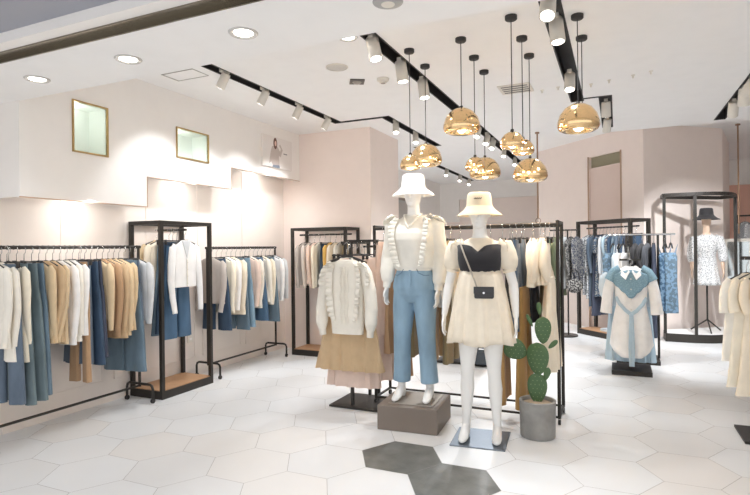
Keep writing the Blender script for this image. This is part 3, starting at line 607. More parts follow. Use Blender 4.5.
# ---------------------------------------------------------- long double rack
RX=(-.43,-2.02)
o=empty('garment_rack',(-1.22,4.63,0),0,'long black double-sided clothes rack behind the two mannequins','clothes rack')
for x in (-.8,.79):
    for y in (-.165,.17): 
        MB().cyl((x,y,.05),(x,y,1.62),.014,12).build('post',M_black,o,True); 
        c=MB().cyl((x-.01,y,.022),(x+.01,y,.022),.022,14).build('caster',M_hang,o,True); MB().cyl((x,y,.03),(x,y,.056),.008,8).build('caster_stem',M_chrome,c)
    MB().cyl((x,-.165,1.61),(x,.17,1.61),.013,12).build('top_end_bar',M_black,o,True); MB().cyl((x,-.165,.06),(x,.17,.06),.012,12).build('foot_bar',M_black,o,True)
for y in (-.165,.17):
    MB().cyl((-.8,y,1.59),(.79,y,1.59),.014,12).build('rail',M_black,o,True); MB().cyl((-.8,y,.06),(.79,y,.06),.010,12).build('bottom_bar',M_black,o,True)
g='clothes on the long double rack'
items=[(-.49,'skirt','cream','fabric',dict(L=.72,wt=.12,hw=.22,drop=.42,th=.05)),(-.52,'blouse','cream','fabric',dict(L=.36,sw=.17,sleeve='puff')),(-.56,'blouse','cream','fabric',dict(L=.36,sw=.17,sleeve='puff')),(-.62,'blouse','lightcream','fabric',dict(L=.38,sw=.17,sleeve='puff')),
 (-.69,'trousers','mustard','fabric',dict(L=.95,leg=.11,wt=.13,drop=.5)),(-.75,'trousers','navy','fabric',dict(L=.72,wt=.14)),(-.80,'dress','black','fabric',dict(L=.75,sw=.16,sleeve='short')),(-.86,'trousers','camel','fabric',dict(L=.93,leg=.10,wt=.13,drop=.5)),
 (-.96,'blouse','white','fabric',dict(L=.6,sw=.17)),(-1.10,'dress','offwhite','fabric',dict(L=.7,sw=.17)),(-1.22,'blouse','cream','fabric',dict(L=.5,sw=.17)),(-1.30,'trousers','khaki','fabric',dict(L=1.02,wt=.15)),(-1.36,'blouse','white','fabric',dict(L=.56,sw=.17)),(-1.42,'trousers','sand','fabric',dict(L=1.0,wt=.15)),(-1.50,'blouse','offwhite','fabric',dict(L=.58,sw=.17)),
 (-1.62,'trousers','khaki','fabric',dict(L=.98,wt=.15)),(-1.74,'skirt','sand','fabric',dict(L=.95,wt=.12,hw=.17)),(-1.84,'skirt','tan','fabric',dict(L=.98,wt=.12,hw=.17)),(-1.93,'skirt','blushc','fabric',dict(L=1.0,wt=.12,hw=.17))]
for k,(x,kind,cc,fk,kw) in enumerate(items):
    lab='%s %s on the long rack front rail, %s from its right end'%(describe(cc),kind,ordw[k]); loc=(x,4.465,1.59); a=R(90)+rnd.uniform(-.12,.12)
    if kind=='trousers': trousers(loc,a,lab,g,fab(cc,fk),**kw)
    elif kind=='skirt': skirt(loc,a,lab,g,fab(cc,fk),**kw)
    else: top(loc,a,lab,kind,g,fab(cc,fk),**kw)
    hanger(loc,a,'hanger above the %s %s, %s on the long rack front rail'%(describe(cc),kind,ordw[k]),kind in('trousers','skirt'),.15)
for k,(x,kind,cc,kw) in enumerate(((-.49,'dress','green',dict(L=.9,sw=.16)),(-.57,'dress','khaki',dict(L=.85,sw=.16)),(-.66,'shirt','charcoal',dict(L=.7,sw=.16)),(-.76,'shirt','slate',dict(L=.6,sw=.16)),(-.84,'dress','black',dict(L=.8,sw=.16)))):
    lab='%s %s on the long rack back rail, %s from its right end'%(describe(cc),kind,ordw[k]); loc=(x,4.80,1.59); a=R(90)+rnd.uniform(-.1,.1)
    top(loc,a,lab,kind,g,fab(cc),**kw); hanger(loc,a,'hanger above the %s %s, %s on the long rack back rail'%(describe(cc),kind,ordw[k]),False,.15)
# ============================================================ MANNEQUINS
def body_mb(pose):
    mb=MB(); T=lambda rows,n=24: mb.loft([[(x+rx*cos(2*PI*k/n),y+ry*sin(2*PI*k/n),z) for k in range(n)] for x,y,z,rx,ry in rows])
    h=pose.get('hip',0)
    T([(h,0,.80,.10,.075),(h,.0,.83,.155,.10),(h,.005,.90,.172,.115),(h*.8,.005,.97,.155,.108),(h*.5,0,1.05,.125,.09),(h*.3,0,1.12,.115,.085),(0,-.005,1.20,.128,.092),(0,-.012,1.27,.142,.108),(0,-.010,1.33,.15,.105),(0,0,1.39,.163,.085),(0,.01,1.435,.15,.062),(0,.015,1.46,.09,.055),(0,.012,1.485,.055,.052),(0,.008,1.53,.050,.05),(0,.0,1.58,.048,.05)])
    for s in (-1,1): mb.ell((s*.06,-.062,1.285),(.05,.044,.05))
    # head
    mb.loft([[(rx*cos(2*PI*k/24)*(1),yc+ry*sin(2*PI*k/24),z) for k in range(24)] for z,rx,ry,yc in ((1.548,.018,.02,-.045),(1.556,.036,.04,-.035),(1.575,.05,.06,-.022),(1.60,.060,.075,-.012),(1.64,.069,.086,-.004),(1.68,.074,.093,.002),(1.72,.073,.092,.006),(1.755,.06,.076,.008),(1.775,.038,.048,.008),(1.782,.015,.02,.008))])
    mb.tube([(0,-.082,1.675),(0,-.100,1.645),(0,-.108,1.628),(0,-.092,1.618)],[(.008,.012),(.011,.013),(.015,.013),(.01,.01)],10)
    mb.ell((0,-.082,1.59),(.02,.012,.008)); 
    for s in (-1,1): mb.ell((s*.074,.01,1.655),(.008,.018,.03)); mb.ell((s*.028,-.078,1.672),(.014,.01,.007))
    for s in (-1,1):
        (kx,ky),(ax,ay)=pose['leg'][s]
        hp=Vector((h+s*.085,.005,.86)); kn_=Vector((kx,ky,.49)); an=Vector((ax,ay,.10))
        mb.tube([hp,hp.lerp(kn_,.25),hp.lerp(kn_,.6),hp.lerp(kn_,.88),kn_,kn_.lerp(an,.12)+Vector((0,.008,0)),kn_.lerp(an,.33)+Vector((0,.018,0)),kn_.lerp(an,.65)+Vector((0,.008,0)),kn_.lerp(an,.9),an],[(.085,.09),(.083,.086),(.066,.07),(.052,.056),(.05,.053),(.047,.05),(.052,.056),(.04,.042),(.031,.034),(.031,.036)],18)
        fy=pose.get('foot',-.02); d=Vector((s*.06,-1,0)).normalized()
        mb.tube([an+Vector((0,.01,.02)),an+Vector((0,.004,-.02)),an+d*.05+Vector((0,0,-.045)),an+d*.10+Vector((0,0,-.072)),an+d*.145+Vector((0,0,-.083)),an+d*.17+Vector((0,0,-.086))],[(.03,.034),(.033,.04),(.034,.034),(.037,.024),(.03,.016),(.016,.011)],14)
        mb.tube([an+Vector((0,.02,0)),an+Vector((0,.034,-.05)),an+Vector((0,.032,-.098))],[(.026,.026),(.024,.024),(.018,.018)],12)
        el,wr,fd=[Vector(q) for q in pose['arm'][s]]
        sh=Vector((s*.168,.01,1.405))
        mb.tube([sh+Vector((-s*.03,0,.01)),sh+Vector((s*.012,0,-.02)),sh.lerp(el,.3),sh.lerp(el,.7),el,el.lerp(wr,.2),el.lerp(wr,.6),wr],[(.045,.048),(.046,.048),(.041,.044),(.036,.038),(.034,.035),(.036,.036),(.03,.029),(.021,.026)],14)
        # hand: palm, four fingers, thumb
        fd=fd.normalized(); fw=Vector((0,-1,0)); fw=(fw-fd*fw.dot(fd)).normalized(); ou=fd.cross(fw)*1.0
        mb.tube([wr-fd*.01,wr+fd*.03,wr+fd*.075,wr+fd*.09],[(.016,.024),(.015,.036),(.014,.040),(.011,.037)],12,side=tuple(ou))
        for k,(o_,l_) in enumerate(((.030,.062),(.010,.072),(-.011,.067),(-.031,.052))):
            b0=wr+fd*.08+fw*o_; inn=Vector((-s,0,0))
            b1=b0+fd*l_*.45+fw*o_*.12; b2=b1+fd*l_*.32+inn*.007; b3=b2+fd*l_*.23+inn*.012
            mb.tube([b0-fd*.015,b0,b1,b2,b3],[.0088,.0092,.0085,.0078,.0055],8,side=tuple(ou))
        b0=wr+fd*.025+fw*.026
        mb.tube([b0-fw*.012,b0+fw*.014+fd*.012,b0+fw*.028+fd*.036,b0+fw*.030+fd*.060],[.012,.0115,.0095,.007],8,side=tuple(ou))
    return mb
def ring_path(c,rx,ry,z,n=32,tilt=0): return [(c[0]+rx*cos(2*PI*k/n),c[1]+ry*sin(2*PI*k/n),z+tilt*sin(2*PI*k/n)) for k in range(n+1)]
# ---- platform + plates
o=empty('display_plinth',(-1.50,4.075,0),R(4),'low grey-brown square platform under the jeans mannequin','plinth')
MB().box(-.24,.24,-.235,.235,0,.19).build('block',mat('plinth_taupe',(122,110,100),.5),o,bevel=.004)
o=empty('base_plate',(-1.49,4.07,.1905),R(4),'steel plate on top of the platform under the jeans mannequin','base plate')
MB().box(-.18,.18,-.17,.20,0,.008).build('plate',M_steel,o,bevel=.002)
o=empty('base_plate',(-.93,3.92,0),R(5),'steel floor plate under the dress mannequin beside the cactus','base plate')
MB().box(-.195,.195,-.20,.20,0,.008).build('plate',mat('blue_steel',(116,124,134),.35,.7,'metal'),o,bevel=.002)
# ---- mannequin A: white hat, ruffled sweater, jeans
A=empty('mannequin',(-1.50,4.09,.197),R(2),'white mannequin in ruffled white sweater and light blue jeans standing on the grey platform','mannequin')
poseA=dict(hip=0,leg={-1:((-.105,-.02),(-.118,.0)),1:((.10,-.01),(.115,.02))},arm={-1:((-.215,.02,1.13),(-.225,-.04,.90),(-.02,-.12,-1)),1:((.21,.03,1.13),(.205,-.03,.885),(-.05,-.15,-1))})
remesh(body_mb(poseA),'body',M_man,A,.0058,3)
jl=mat('denim_pale_blue',(138,166,186),.8,0,'denim')
mb=MB(); T=lambda m_,rows,n=28: m_.loft([[(x+rx*cos(2*PI*k/n),y+ry*sin(2*PI*k/n),z) for k in range(n)] for x,y,z,rx,ry in rows])
T(mb,[(0,.0,.78,.11,.08),(0,0,.84,.168,.115),(0,.005,.90,.183,.126),(0,.005,.97,.170,.122),(0,.0,1.03,.146,.108),(0,0,1.085,.135,.100)])
for s in (-1,1):
    mb.tube([(s*.085,.005,.88),(s*.09,0,.74),(s*.097,-.01,.6),(s*.103,-.015,.49),(s*.108,-.005,.35),(s*.114,.005,.20),(s*.118,.005,.135)],[(.088,.1),(.09,.098),(.079,.085),(.071,.076),(.069,.074),(.070,.075),(.072,.078)],24)
j=remesh(mb,'jeans',jl,A,.0075,3)
MB().tube([(0,0,1.06),(0,0,1.10)],[(.140,.105),(.136,.102)],32,side=(1,0,0)).build('waistband',jl,j,True)
MB().tube([(.0,-.104,1.062),(0,-.118,1.0),(.004,-.128,.93)],[(.012,.004),(.012,.004),(.008,.004)],10).build('fly',jl,j,True)
MB().cyl((0,-.104,1.082),(0,-.112,1.082),.009,14).build('button',M_steel,j)
for s in (-1,1):
    MB().tube([(s*.052,-.103,1.055),(s*.07,-.112,1.02),(s*.11,-.095,1.0),(s*.142,-.06,1.0)],.003,6,side=(0,0,1)).build('pocket_seam',mat('denim_seam',(96,124,146),.8),j)
    MB().cyl((s*.08,-.094,1.055),(s*.08,-.092,1.10),.006,6).build('belt_loop',jl,j)
ks=mat('knit_white_sweater',(240,236,226),.85,0,'knit',scale=38)
mb=MB()
T(mb,[(0,0,1.045,.150,.112),(0,0,1.065,.163,.126),(0,0,1.12,.166,.13),(0,-.005,1.2,.168,.142),(0,-.014,1.28,.176,.152),(0,-.012,1.34,.182,.144),(0,.0,1.39,.184,.118),(0,.010,1.43,.168,.09),(0,.015,1.462,.105,.068),(0,.014,1.478,.078,.066)])
for s in (-1,1):
    el,wr,_=[Vector(q) for q in poseA['arm'][s]]; sh=Vector((s*.168,.01,1.405))
    mb.tube([sh+Vector((-s*.02,0,.01)),sh+Vector((s*.022,0,-.01)),sh.lerp(el,.3)+Vector((s*.008,0,0)),sh.lerp(el,.7)+Vector((s*.012,0,0)),el+Vector((s*.012,0,0)),el.lerp(wr,.45)+Vector((s*.008,0,0)),el.lerp(wr,.75),el.lerp(wr,.86)],[(.055,.06),(.066,.07),(.064,.068),(.060,.064),(.062,.064),(.062,.062),(.05,.05),(.034,.036)],20)
sw_=remesh(mb,'sweater',ks,A,.0085,3)
for s in (-1,1):
    ruffle(sw_,[(s*.10,-.068,1.462),(s*.118,-.128,1.39),(s*.115,-.154,1.30),(s*.10,-.150,1.21),(s*.085,-.142,1.12),(s*.07,-.135,1.07)],.048,13,ks,side=s,out=.020)
    for q in range(2): ruffle(sw_,[(s*(.11+.03*q),-.05,1.478-.012*q),(s*(.165+.012*q),-.02,1.468-.014*q),(s*(.195+.01*q),.02,1.44-.01*q),(s*(.205+.008*q),.05,1.40)],.05,5,ks,'shoulder_ruffle',side=s,out=.03)
    el,wr,_=[Vector(q) for q in poseA['arm'][s]]
    MB().tube([el.lerp(wr,.82),el.lerp(wr,1.02)],[(.034,.036),(.029,.032)],16).build('cuff',ks,sw_,True)
MB().tube([(0,0,1.035),(0,0,1.07)],[(.146,.11),(.158,.122)],32,side=(1,0,0)).build('hem_band',ks,sw_,True)
MB().tube([(-.074,-.02,1.482),(-.055,-.075,1.462),(-.025,-.122,1.41),(0,-.142,1.375),(.025,-.122,1.41),(.055,-.075,1.462),(.074,-.02,1.482),(.05,.06,1.49),(0,.08,1.49),(-.05,.06,1.49),(-.074,-.02,1.482)],.008,8,side=(0,0,1)).build('neckband',ks,sw_,True)
def hat(loc,rz,m,label,patch=None,s=1.0,group=None,br=.175):
    o=empty('bucket_hat',loc,rz,label,'hat',group)
    MB().lathe([(.094*s,.0),(.092*s,.035),(.088*s,.07),(.083*s,.092),(.072*s,.101),(.03*s,.104),(.001,.105),(.001,.099),(.07*s,.095),(.08*s,.086),(.088*s,.03),(.090*s,.0)],36).build('crown',m,o,True)
    MB().lathe([(.093*s,.004),(.112*s,-.022),(.145*s,-.05),(br*s,-.066),(br*s+.002,-.070),(.143*s,-.056),(.108*s,-.028),(.090*s,-.002)],40,closed=True).build('brim',m,o,True)
    MB().lathe([(.0945*s,.0),(.0955*s,.006),(.0935*s,.012),(.092*s,.006)],36,closed=True).build('hat_seam',m,o,True)
    if patch:
        mb=MB()
        for k in range(8):
            a=-PI/2-.28+k*.075; mb.box(0,0,0,0,0,0) if False else mb.tube([(.0925*s*cos(a),.0925*s*sin(a),.050),(.0925*s*cos(a+.055),.0925*s*sin(a+.055),.058 if k%2 else .052)],.0028,6,side=(0,0,1))
        mb.build('embroidery',patch,o)
    return o
hat((-1.50,4.09,1.905),0,mat('white_hat_cloth',(244,242,240),.85,0,'fabric'),'white bucket hat on the mannequin with jeans',s=1.03,br=.165)
# ---- mannequin B: beige hat, cream dress with black bodice
B=empty('mannequin',(-.925,3.93,.008),R(6),'white mannequin in a cream puff-sleeve dress with black bodice on a floor plate','mannequin')
poseB=dict(hip=.0,leg={-1:((-.10,-.005),(-.113,.0)),1:((.095,-.01),(.11,.02))},arm={-1:((-.235,.02,1.13),(-.265,-.03,.90),(-.04,-.1,-1)),1:((.235,.03,1.13),(.255,-.02,.90),(.02,-.12,-1))})
remesh(body_mb(poseB),'body',M_man,B,.0058,3)
dc=mat('dress_cream_cotton',(240,228,208),.8,0,'fabric'); bl=mat('black_bodice_cloth',(40,38,42),.85,0,'fabric')
mb=MB()
T(mb,[(0,0,1.215,.135,.10),(0,-.008,1.26,.148,.118),(0,-.010,1.33,.157,.118),(0,.0,1.39,.170,.095),(0,.010,1.43,.155,.072),(0,.014,1.462,.098,.062),(0,.014,1.476,.07,.058)])
for s in (-1,1):
    el,wr,_=[Vector(q) for q in poseB['arm'][s]]; sh=Vector((s*.168,.01,1.405)); d=(el-sh)
    mb.tube([sh+Vector((-s*.03,0,.015)),sh+Vector((s*.015,0,.012)),sh+d*.15+Vector((s*.015,0,0)),sh+d*.35+Vector((s*.012,0,0)),sh+d*.52+Vector((s*.006,0,0)),sh+d*.60],[(.048,.055),(.06,.066),(.068,.074),(.07,.076),(.06,.064),(.045,.05)],20)
dr=remesh(mb,'dress_top',dc,B,.0085,3)
for s in (-1,1):
    el,wr,_=[Vector(q) for q in poseB['arm'][s]]; sh=Vector((s*.168,.01,1.405)); d=(el-sh)
    MB().tube([sh+d*.585,sh+d*.66],[(.050,.054),(.048,.052)],18).build('sleeve_band',dc,dr,True)
    ruffle(dr,[(s*.165,-.01,1.46),(s*.19,-.04,1.43),(s*.20,-.055,1.38)],.012,5,dc,'shoulder_gather',side=s,out=.01)
# bodice: shell with sweetheart upper edge
def bod(ztop,n=48):
    rings=[]
    for z,rx,ry,yc in ((1.215,.142,.108,0),(1.24,.146,.114,-.003),(1.28,.157,.127,-.008),(1.32,.163,.131,-.010),(1.36,.168,.122,-.006)):
        rings.append([(rx*cos(2*PI*k/n),yc+ry*sin(2*PI*k/n),z) for k in range(n)])
    last=[]
    for k in range(n):
        a=2*PI*k/n; x=.170*cos(a); y=.002+.116*sin(a); z=1.40
        if sin(a)<0: z=1.405+.022*abs(sin(2*a))-.03*math.exp(-((x)/.03)**2); y*=.98
        last.append((x,y,z))
    rings.append(last); return rings
MB().loft(bod(0),cap=False).build('bodice',bl,B,True).modifiers.new('s','SOLIDIFY').thickness=.006
n=96; rings=[]
for i in range(13):
    t=i/12; z=1.235-.525*t; rx=.142+.098*t**.8; ry=.108+.08*t**.8; ring=[]
    for k in range(n):
        a=2*PI*k/n; f=1+(.012+.045*t)*sin(13*a+.6)+(.01+.018*t)*sin(23*a+2)
        ring.append((rx*f*cos(a),ry*f*sin(a),z+.012*t*sin(5*a)))
    rings.append(ring)
sk=MB().loft(rings,cap=False).build('dress_skirt',dc,B,True); md=sk.modifiers.new('s','SOLIDIFY'); md.thickness=.004
MB().tube([(0,0,1.222),(0,0,1.242)],[(.146,.112),(.145,.112)],40,side=(1,0,0)).build('waist_seam',dc,B,True)
hat((-.925,3.93,1.715),R(6),mat('beige_hat_cloth',(226,210,182),.85,0,'fabric'),'beige bucket hat with small embroidery on the mannequin in the dress',mat('embroidery_dark',(70,64,60),.7),s=1.0,br=.165)
# bag
o=empty('crossbody_bag',(-.855,3.745,1.095),R(8),'small black crossbody bag hanging at the waist of the dress mannequin','bag')
lb_=mat('black_leather',(44,42,44),.35,coat=.2)
MB().box(-.068,.068,-.022,.022,-.042,.04).build('bag_body',lb_,o,bevel=.012)
MB().box(-.07,.07,-.027,-.018,-.008,.043).build('flap',lb_,o,bevel=.004)
MB().cyl((0,-.027,0),(0,-.032,0),.008,12).build('clasp',M_chrome,o)
st=MB(); st.tube([(-.05,.02,.03),(-.07,.028,.09),(-.10,.018,.17),(-.135,.022,.26),(-.165,.07,.33),(-.178,.13,.372),(-.175,.19,.387)],[(.006,.003)]*7,8,side=(1,0,0)); st.build('shoulder_strap',mat('strap_taupe',(176,166,152),.5),o,True)
# ============================================================ CACTUS
o=empty('potted_cactus',(-.555,4.15,0),0,'prickly pear cactus in a round grey concrete pot beside the rack end','cactus')
MB().lathe([(.001,0),(.122,0),(.126,.006),(.132,.262),(.134,.268),(.130,.272),(.118,.272),(.114,.262),(.112,.24),(.001,.24)],40).build('pot',mat('concrete_pot',(146,144,140),.75,0,'concrete'),o,True)
MB().lathe([(.001,.235),(.108,.235),(.112,.243),(.09,.252),(.04,.258),(.001,.258)],30).build('soil',mat('pebble_soil',(176,158,136),.9,0,'concrete'),o,True)
gc=mat('cactus_green',(74,102,64),.5,0,'plain',scale=20)
gb=mat('cactus_spine',(150,164,120),.6)
def pad(c,w_,h_,t,rz=0,tilt=0,name='pad'):
    rot=Matrix.Rotation(rz,3,'Z')@Matrix.Rotation(tilt,3,'Y'); mb=MB(); rings=[]
    m=14
    for i in range(m+1):
        v=-1+2*(i/m); v=max(-.995,min(.995,v)); ww=math.sqrt(1-v*v)*(1+.22*v); rings.append([rot@Vector((w_*ww*cos(2*PI*k/20),t*math.sqrt(1-v*v)*sin(2*PI*k/20),h_*v))+Vector(c) for k in range(20)])
    p=mb.loft(rings).build(name,gc,o,True)
    q=MB()
    for i in range(-2,3):
        for j_ in range(-3,4):
            x=i*.03+(.015 if j_%2 else 0); z=j_*.03
            if (x/w_)**2+(z/h_)**2<.7 and w_>.03:
                yy=-t*math.sqrt(max(.05,1-(x/w_)**2-(z/h_)**2))-.0005; pp=rot@Vector((x,yy,z))+Vector(c); q.ell(pp,(.003,.002,.003),None,6,4) if False else q.ell(pp,(.0028,.0022,.0028),6,4)
    if q.v: q.build('areoles',gb,p)
pad((.0,0,.355),.070,.115,.016,R(5)); pad((.005,.0,.575),.083,.122,.016,R(-12)); pad((.045,0,.79),.058,.10,.013,R(10)); pad((-.16,.02,.63),.078,.09,.014,R(15),R(-60))
pad((.02,0,.95),.018,.048,.008,0,R(-5),'young_pad'); pad((-.05,-.005,.86),.014,.05,.007,0,R(-25),'young_pad'); pad((.115,0,.69),.018,.045,.008,0,R(45),'young_pad'); pad((.07,-.01,.47),.024,.05,.009,0,R(14),'young_pad')
# ============================================================ RIGHT DENIM STAND
o=empty('garment_stand',(.13,6.62,0),0,'black front stand with square base plate holding the blue and white shirt dress','clothes stand')
MB().box(-.2,.2,-.2,.23,0,.05).build('base_plate',M_black,o,bevel=.003); MB().box(-.015,.015,.02,.05,.05,1.26).build('post',M_black,o); MB().box(-.015,.015,-.12,.03,1.235,1.255).build('arm',M_black,o)
MB().box(-.11,.11,.02,.04,1.24,1.262).build('cross_bar',M_black,o)
o=empty('garment_stand',(.2,7.28,0),0,'black rear stand with chrome rail behind the shirt dress','clothes stand')
MB().box(-.22,.25,-.2,.2,0,.05).build('base_plate',M_black,o,bevel=.003)
for x in (-.1,.245): MB().box(x-.013,x+.013,-.01,.016,.05,1.53).build('post',M_black,o)
MB().cyl((-.30,0,1.54),(.43,0,1.54),.012,12).build('rail',M_chrome,o,True)
g='clothes on the rear chrome rail stand'
its=[(-.05,'camisole','blue','batik',dict(L=.5)),(.02,'camisole','paleblue','fabric',dict(L=.5)),(.06,'camisole','white','fabric',dict(L=.5)),(.12,'camisole','white','fabric',dict(L=.5)),(.20,'T-shirt','black','fabric',dict(L=.55,sw=.17)),(.27,'T-shirt','black','fabric',dict(L=.6,sw=.17)),(.33,'shirt','charcoal','fabric',dict(L=.62,sw=.17)),(.40,'trousers','inkblue','denim',dict(L=1.1,wt=.14)),(.52,'dress','deepblue','batik',dict(L=.7,sw=.08)),(.58,'dress','blue','batik',dict(L=.72,sw=.08))]
for k,(x,kind,cc,fk,kw) in enumerate(its):
    lab='%s %s on the chrome rail, %s from its left end'%(describe(cc)+(' patterned' if fk=='batik' else ''),kind,ordw[k]); loc=(x,7.28,1.54); a=R(80)+rnd.uniform(-.1,.1)
    if kind=='camisole' or fk=='batik': cami(loc,a+(-.9 if fk=='batik' else -.5),lab,g,fab(cc,fk),cat='camisole' if kind=='camisole' else 'slip dress',**kw)
    elif kind=='trousers': trousers(loc,a,lab,g,fab(cc,fk),**kw)
    else: top(loc,a,lab,kind,g,fab(cc,fk),sleeve='short' if kind=='T-shirt' else 'long',**kw)
    hanger(loc,a,'hanger above the %s %s, %s on the chrome rail'%(describe(cc),kind,ordw[k]),kind=='trousers',.14)
# shirt dress
dn=mat('chambray_blue',(120,152,168),.8,0,'dots',c2=(150,180,194),scale=90); wh=fab('white'); pb=mat('fabric_sash_blue',(176,196,208),.8,0,'fabric')
o=empty('shirt_dress',(.13,6.50,1.25),0,'white shirt dress with blue chambray yoke and tied sash facing out on the front stand','dress')
o.scale=(.88,1,1); mb=MB(); rows=[(-.07,.06,.04,0,0),(-.09,.11,.055,0,0),(-.12,.17,.07,0,0),(-.17,.205,.075,0,0),(-.3,.19,.085,.3,0),(-.48,.17,.08,.6,0),(-.7,.22,.085,1,0),(-.92,.245,.09,1.2,0),(-1.0,.20,.085,1.2,0),(-1.06,.12,.07,1,0)]
mb.loft(sheet_rings(interp(rows,2),48,.008,32,1,5)); mb.build('dress_body',wh,o,True)
for s in (-1,1):
    MB().tube([(s*.17,0,-.13),(s*.22,-.005,-.2),(s*.258,-.02,-.34),(s*.275,-.03,-.48),(s*.285,-.03,-.58)],[(.05,.05),(.062,.055),(.062,.055),(.065,.055),(.07,.055)],16,side=(1,0,0)).build('sleeve',wh,o,True)
    MB().tube([(s*.12,0,-.095),(s*.19,-.0,-.14),(s*.235,-.01,-.23)],[(.05,.065),(.06,.066),(.072,.064)],16,side=(1,0,0)).build('shoulder_panel',dn,o,True)
    # collar
    MB().add([(s*.012,-.115,-.12),(s*.045,-.05,-.055),(s*.085,-.06,-.07),(s*.115,-.115,-.155),(s*.06,-.132,-.205),(s*.012,-.105,-.125),(s*.045,-.03,-.06),(s*.083,-.045,-.075),(s*.113,-.10,-.162),(s*.058,-.12,-.21)],[(0,1,2,3,4),(9,8,7,6,5)]+[(i,(i+1)%5,5+(i+1)%5,5+i) for i in range(5)]).build('collar',wh,o)
# yoke: front shell pointed downwards
vs=[];fs=[];n=24
for i in range(9):
    for k in range(n+1):
        u_=-1+2*k/n; zt=-.10-.06*abs(u_)**1.6; zb=-.24-.17*(1-abs(u_))**1.0-.015*abs(sin(u_*9)); z=zt+(zb-zt)*i/8; x=u_*.198
        vs.append((x,-.084*math.sqrt(max(0,1-(x/.212)**2))**.9-.012-(.014 if z<-.2 else .014*max(0,(-.1-z)/.1)),z))
for i in range(8):
    for k in range(n): fs.append((i*(n+1)+k,(i+1)*(n+1)+k,(i+1)*(n+1)+k+1,i*(n+1)+k+1))
y_=MB().add(vs,fs).build('yoke',dn,o,True); y_.modifiers.new('s','SOLIDIFY').thickness=.004
for k in range(6): MB().cyl((0,-.108,-.2-k*.11),(0,-.118,-.2-k*.11),.008,10).build('button',M_fix,o)
for s in (-1,1): MB().tube([(s*.17,-.05,-.40),(s*.13,-.085,-.47),(s*.06,-.108,-.54),(s*.0,-.115,-.58)],[(.004,.02)]*4,8,side=(0,1,0)).build('sash',pb,o,True)
MB().ell((0,-.122,-.585),(.024,.014,.02)).build('sash_knot',pb,o,True)
for s in (-1,1): MB().tube([(s*.005,-.12,-.59),(s*.012,-.125,-.75),(s*.018,-.12,-.95),(s*.012,-.115,-1.14)],[(.018,.004)]*4,8,side=(1,0,0)).build('sash_end',pb,o,True)
hg((.13,6.50,1.25),0,'blue and white shirt dress')
g='garments on the front denim stand'
for y,kind,cc,fk,kw,lb in ((6.60,'s','paleblue','fabric',dict(L=.40,sw=.24,sleeve='puff'),'pale blue puff-sleeve top right behind the shirt dress'),(6.66,'k','lightblue','denim',dict(L=.85,wt=.17,hw=.27,drop=.28,th=.06),'light blue denim skirt below the shirt dress'),(6.74,'k','denimlight','denim',dict(L=.9,wt=.18,hw=.22,drop=.2,th=.05),'mid blue denim skirt at the back of the front denim stand')):
    if kind=='s': top((.10,y,1.25),.03,lb,'blouse',g,fab(cc,fk),**kw)
    else: skirt((.12,y,1.25),-.03,lb,g,fab(cc,fk),**kw)
    hg((.12,y,1.25),0,lb[:36].rsplit(' ',1)[0],kind=='k')
# ============================================================ FRAME 3 (angled) + clothes
th_=math.atan2(dw.y,dw.x); P3=Vector((-.604,9.259,0))
frame(P3,th_,1.12,.38,1.80,'wide black frame of blue clothes against the angled blush wall',t=.045,rail=((.03,.19,1.69),(1.09,.19,1.69)),base=.08)
d3=Vector((cos(th_),sin(th_),0)); n3=Vector((-sin(th_),cos(th_),0))
ra=P3+d3*.06+n3*.19+Vector((0,0,1.69)); rb=P3+d3*1.07+n3*.19+Vector((0,0,1.69))
hang_rail([('shirt','lightgrey','floral',S(L=.95,sw=.17)),('dress','lightgrey','floral',S(L=1.0,sw=.17,sleeve='long')),('coat','slate','fabric',S(L=1.12,sw=.17)),('trousers','inkblue','denim',S(L=1.25,wt=.13)),('dress','navy','floral',S(L=.95,sw=.17)),('shirt','lightgrey','fabric',S(L=.72,sw=.17)),('T-shirt','lightblue','fabric',S(L=.6,sw=.17,sleeve='short')),
 ('dress','inkblue','floral',S(L=.95,sw=.17)),('shirt','navy','denim',S(L=.9,sw=.17)),('dress','blue','denim',S(L=1.1,sw=.17,sleeve='long')),('jacket','slate','denim',S(L=.7,sw=.17,collar=True)),('jacket','navy','denim',S(L=.7,sw=.17,collar=True)),('jacket','inkblue','denim',S(L=.75,sw=.17)),('trousers','navy','denim',S(L=1.3,wt=.13))],
 ra,rb,th_+R(90)+R(10),'angled right frame rail','clothes in the angled right frame','its left end')
for k,(t,cc,lb) in enumerate(((.45,'paleblue','pale blue shirt lying folded on the angled frame base'),(.62,'slate','slate shirt lying folded on the angled frame base, right of the pale one'))):
    p=P3+d3*(1.12*t)+n3*.17
    o=empty('folded_shirt',(p.x,p.y,.0815),th_,lb,'shirt'); MB().box(-.1,.1,-.09,.09,0,.05).build('folds',fab(cc),o,bevel=.02); MB().box(-.05,.05,-.095,-.02,.05,.058).build('collar',fab(cc),o,bevel=.004)
# floral stand between long rack and frame 3
o=empty('garment_stand',(-.76,8.92,0),0,'slim black stand with green and floral clothes left of the angled frame','clothes stand')
MB().lathe([(.001,0),(.19,0),(.19,.02),(.001,.02)],28).build('base_plate',M_black,o); 
for x in (-.05,.05): MB().cyl((x,0,.02),(x,0,1.66),.012,10).build('post',M_black,o,True)
MB().cyl((-.22,0,1.66),(.22,0,1.66),.012,10).build('rail',M_black,o,True)
hang_rail([('dress','green','fabric',S(L=.95,sw=.16)),('dress','green','fabric',S(L=.92,sw=.16)),('shirt','lightgrey','fabric',S(L=.8,sw=.16)),('dress','black','floral',S(L=.8,sw=.16,sleeve='long')),('blouse','inkblue','floral',S(L=.75,sw=.16))],(-.96,8.92,1.66),(-.53,8.92,1.66),R(70),'slim floral stand','clothes on the slim floral stand','its left end')
o=empty('handbag',(-.60,8.72,.80),R(20),'round black floral handbag hanging below the floral dress','bag')
